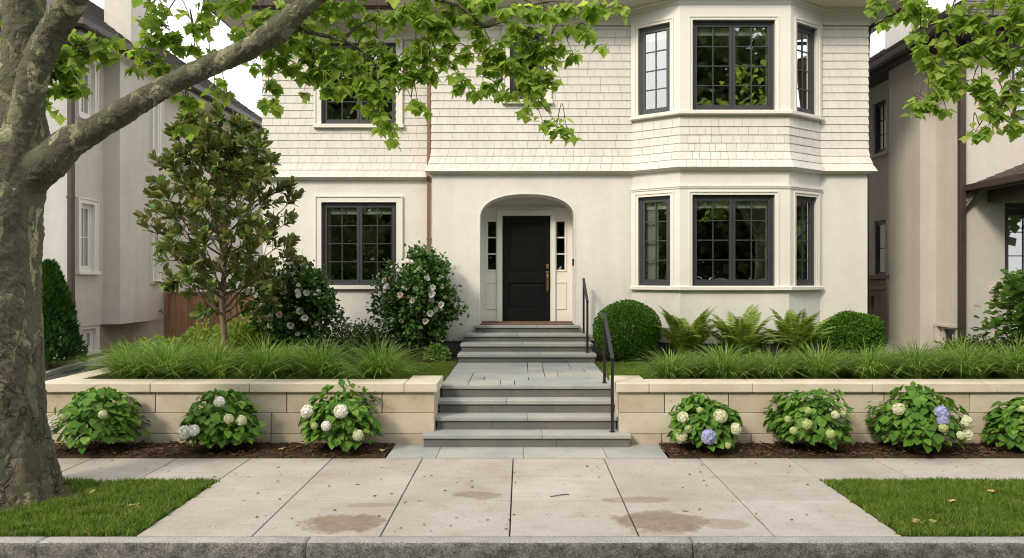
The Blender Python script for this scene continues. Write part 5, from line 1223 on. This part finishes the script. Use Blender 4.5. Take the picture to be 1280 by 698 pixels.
limbs = [([(-5.05,D,-.25),(-5.05,D,.0),(-5.06,D,.22),(-5.09,D,.55),(-5.11,D,1.0),(-5.13,D,1.7),(-5.125,D,2.4),(-5.09,D,3.0),(-5.02,D+.02,3.45),(-4.98,D+.03,3.9),(-4.93,D+.04,4.5),(-4.92,D,5.2),(-4.98,D-.1,6.0),(-5.1,D-.2,6.9)],[.45,.40,.365,.345,.345,.33,.325,.33,.325,.215,.185,.18,.14,.07],6),
 ([Q(28,200,D-.05),Q(36,120,D-.16),Q(58,55,D-.22),Q(90,0,D-.3),Q(140,-90,D-.5),Q(230,-260,D-.8)],[.15,.135,.125,.12,.10,.05],6),
 ([Q(18,238),Q(58,204),Q(88,178,D+.02),Q(115,164,D+.03),Q(150,142,D+.05),Q(200,113,D+.1),Q(262,83,D+.2),Q(318,57,D+.28),Q(345,38,D+.32),Q(372,15,D+.36),Q(408,-14,D+.42),Q(480,-70,D+.55),Q(600,-150,D+.7)],[.18,.19,.145,.118,.116,.104,.102,.104,.132,.102,.09,.07,.04],6),
 ([Q(330,48,D+.3),Q(352,33,D+.4),Q(395,42,D+.55),Q(430,52,D+.7),Q(455,66,D+.8),Q(478,92,D+.9)],[.06,.032,.026,.022,.015,.008],5),
 ([Q(428,52,D+.7),Q(448,32,D+.75),Q(475,24,D+.85),Q(520,28,D+1.0),Q(560,50,D+1.1)],[.022,.018,.015,.011,.006],5),
 ([Q(470,-62,D+.55),Q(540,-6,D+.75),Q(575,8,D+.85),Q(602,32,D+.95),Q(632,28,D+1.0),Q(660,45,D+1.1),Q(690,66,D+1.2)],[.06,.038,.03,.026,.02,.014,.007],5),
 ([Q(602,32,D+.95),Q(640,14,D+1.0),Q(690,2,D+1.1),Q(750,6,D+1.2)],[.02,.016,.012,.006],5),
 ([Q(60,40,D-.2),Q(100,62,D-.1),Q(125,75,D)],[.035,.02,.008],4),
 ([Q(30,100,D+.1),Q(60,75,D+.3),Q(85,60,D+.45)],[.05,.025,.01],4),
 ([Q(15,20,D+.1),Q(-20,10,D+.2),Q(-70,20,D+.3)],[.08,.05,.02],4),
 ([Q(100,-20,D-.3),Q(180,-30,D+.1),Q(240,-15,D+.4),Q(290,0,D+.6)],[.05,.03,.02,.01],4)]
# buttress roots
for k in range(9):
    a = k*2*math.pi/9 + rnd.uniform(-.25,.25); r = rnd.uniform(.36,.47); c, s = math.cos(a), math.sin(a)
    limbs.append(([(-5.06+.20*c,D+.20*s,.75),(-5.06+.29*c,D+.29*s,.34),(-5.05+.35*c,D+.35*s,.10),(-5.05+r*c,D+r*s,-.03),(-5.05+(r+.2)*c,D+(r+.2)*s,-.16)],[.10,.11,.095,.07,.045],4))
raw = [ # px, py, radius px, leaves, extra depth
 (100,52,22,34,.1),(120,60,18,26,.0),(80,62,22,30,.3),(75,95,26,40,.3),(95,100,16,18,.3),(58,130,12,9,.35),(10,30,30,26,.4),(3,80,20,18,.4),
 (186,6,22,26,.3),(212,38,18,18,.35),(186,40,16,14,.35),(178,72,22,30,.35),(200,74,18,22,.4),(240,28,16,14,.45),(243,52,12,9,.4),(262,66,10,7,.4),(270,12,22,24,.5),(230,120,18,20,.45),(236,148,12,10,.45),(268,100,10,8,.5),(283,112,12,11,.5),
 (300,18,24,32,.5),(322,6,24,28,.4),(352,14,22,24,.5),(340,62,18,18,.6),(318,78,12,9,.6),(336,96,12,10,.6),(341,120,12,12,.6),(362,74,20,24,.7),(386,60,22,30,.7),(372,36,20,26,.6),(410,20,26,36,.7),(412,74,22,30,.75),(390,92,16,16,.7),(384,100,12,9,.7),
 (438,18,24,32,.8),(446,66,22,28,.85),(424,98,18,20,.8),(452,100,16,18,.85),(450,118,12,10,.85),(402,104,12,10,.8),(470,48,22,30,.9),(490,74,20,26,.9),(474,98,20,24,.95),(466,126,12,10,.95),(476,150,12,12,.95),(490,166,10,10,.95),(498,96,18,20,1.),(512,118,16,18,1.),(522,126,12,10,1.),(500,20,24,34,.9),(520,52,22,30,1.),(514,80,18,22,1.),(535,74,16,18,1.),
 (540,24,24,32,1.),(556,52,20,26,1.1),(566,12,22,28,1.),(548,76,14,12,1.1),(590,26,22,28,1.),(572,94,14,12,1.1),(594,72,20,24,1.1),(584,108,14,14,1.1),(604,106,16,18,1.1),(622,100,16,18,1.1),(628,74,20,26,1.1),(612,52,20,26,1.1),
 (640,44,22,30,1.1),(652,74,22,32,1.15),(668,96,16,18,1.15),(650,104,14,14,1.15),(664,52,22,30,1.15),(690,38,20,26,1.2),(692,72,16,18,1.2),(676,118,12,11,1.2),(690,98,12,11,1.2),(660,134,10,8,1.2),(676,146,12,12,1.2),(694,152,10,10,1.2),(708,158,10,10,1.2),(712,58,14,14,1.2),(722,36,16,16,1.2),(742,52,10,8,1.2),
 (640,8,24,30,1.),(680,8,24,30,1.1),(715,8,22,26,1.2),(745,8,18,20,1.25),(772,10,12,12,1.25),(605,0,24,28,1.),(455,-6,26,34,.8),(530,-8,26,34,.9),(390,-4,22,20,.6),(570,-14,28,34,.9)]
blobs = [(Q(px, py, D+dd), r*1.0*(D+dd)/FPX*1.05, int(n*1.85)) for (px, py, r, n, dd) in raw]
plane_tree(root, limbs, 9, blobs, [((-5.3,D,6.1),(1.9,1.7,.6),200),((-3.2,D+.2,6.35),(1.9,1.5,.6),160),((-1.2,D+.5,6.2),(1.5,1.3,.5),100)], .018, D, 3.6)

# second plane tree beyond the frame, its low sprays reach in over the neighbour's roof
D2 = 7.0; root = empty('plane_tree', (6.6, D2, 0), 'plane tree whose hanging sprays of leaves cover the dark gutter of the taupe house', 'tree')
limbs2 = [([(6.6,D2,-.2),(6.6,D2,.3),(6.58,D2,1.5),(6.6,D2,3.0),(6.55,D2,4.4),(6.6,D2,6.0)],[.42,.32,.27,.25,.2,.08],5),
 ([(6.58,D2,3.2),(6.2,D2+.1,4.3),(5.7,D2+.2,5.0),(4.9,D2+.4,5.4),(4.0,D2+.6,5.35)],[.16,.13,.09,.05,.02],5),
 ([(6.58,D2,2.9),(6.1,D2+.1,3.7),Q(1330,70,D2+.2),Q(1284,48,D2+.35),Q(1246,82,D2+.45),Q(1212,92,D2+.5)],[.12,.08,.035,.02,.012,.006],5),
 ([Q(1246,82,D2+.45),Q(1254,110,D2+.45),Q(1257,128,D2+.45),Q(1248,146,D2+.5)],[.010,.008,.006,.003],4),
 ([Q(1290,52,D2+.35),Q(1240,20,D2+.45),Q(1200,20,D2+.5),Q(1150,18,D2+.55),Q(1105,2,D2+.6)],[.02,.016,.012,.009,.004],4)]
raw2 = [(1096,2,10,10,.6),(1112,8,12,12,.6),(1132,8,14,14,.6),(1140,28,16,18,.6),(1160,10,18,20,.6),(1150,50,12,12,.6),(1158,62,14,14,.6),(1172,66,16,18,.6),(1180,40,16,16,.6),(1192,20,16,16,.6),(1190,86,16,18,.6),(1172,112,14,14,.6),(1160,120,14,14,.6),(1150,132,9,8,.6),(1144,134,7,6,.6),(1196,104,16,20,.6),(1180,128,10,9,.6),(1212,70,20,26,.5),(1216,100,16,18,.5),(1236,62,20,26,.5),(1230,122,12,12,.5),(1226,110,10,9,.5),(1240,32,18,22,.5),(1216,40,16,16,.5),(1262,56,18,22,.45),(1268,24,20,26,.4),(1262,94,14,14,.45),(1276,82,14,14,.4),(1274,118,12,12,.45),(1268,134,14,14,.45),(1250,148,14,14,.5),(1236,156,12,12,.5),(1222,160,8,7,.5),(1216,162,6,4,.5),(1272,154,9,7,.45),(1225,6,18,20,.5),(1260,0,20,24,.4),(1290,60,22,26,.4),(1300,110,22,24,.4),(1310,20,22,26,.4)]
blobs2 = [(Q(px, py, D2+dd), r*(D2+dd)/FPX*1.05, int(n*1.85)) for (px, py, r, n, dd) in raw2]
plane_tree(root, limbs2, 10, blobs2, [((6.2,D2,6.6),(2.0,1.6,.9),300),((4.6,D2+.3,6.3),(1.3,1.2,.5),350)], .04, D2, 3.3)

# ---------------------------------------------------------------- litter: dry leaves and a twig
def dry_leaf(loc, s, rz, label, mname='dead_leaf'):
    V = PLN*np.array([s,s,s*.9]); V[:,2] += .05*s*np.sin(PLN[:,0]*9) + .03*s; F = [np.array(f) for f in PLN_F]; o = np_mesh('fallen_leaf', V, F, M[mname]); o.location = loc; o.rotation_euler = (rnd.uniform(-.25,.25), rnd.uniform(-.25,.25), rz)
    tag(o, label, 'leaf', 'fallen dry leaves')
for i, (px, py, d, z, s, lab) in enumerate(((1150,658,6.08,.03,.10,'larger tan dry leaf on the verge grass near the apron edge'),(1168,661,6.05,.03,.07,'small tan dry leaf beside the larger one on the verge grass'),(1190,633,6.55,.05,.08,'tan dry leaf in the middle of the verge grass beyond the apron'),(1242,621,6.85,.05,.07,'tan dry leaf farthest along the verge grass from the apron'),
    (165,636,6.55,.02,.12,'brown dry leaf on the bare patch near the plane tree'),(118,617,6.95,.03,.09,'pale dry leaf on the grass by the tree root'),(350,567,8.55,.05,.08,'yellow leaf on the mulch between two hydrangeas'),(858,640,6.41,.006,.07,'curled brown leaf on the damp pavement stain'),(478,568,8.5,.05,.09,'reddish dry leaf on the mulch by the stone landing'))):
    dry_leaf((P(px,0,d).x, d, z), s*.8, rnd.uniform(0,6.28), lab)
mb = MB(); a = P(688,0,6.83); mb.tube(catmull([(a.x,6.83,.006),(a.x+.07,6.86,.008),(a.x+.14,6.90,.006),(a.x+.19,6.90,.006)],4), .005, 5); tag(mb.build('twig', M['twig']), 'thin dark twig lying on the pavement before the steps', 'twig')
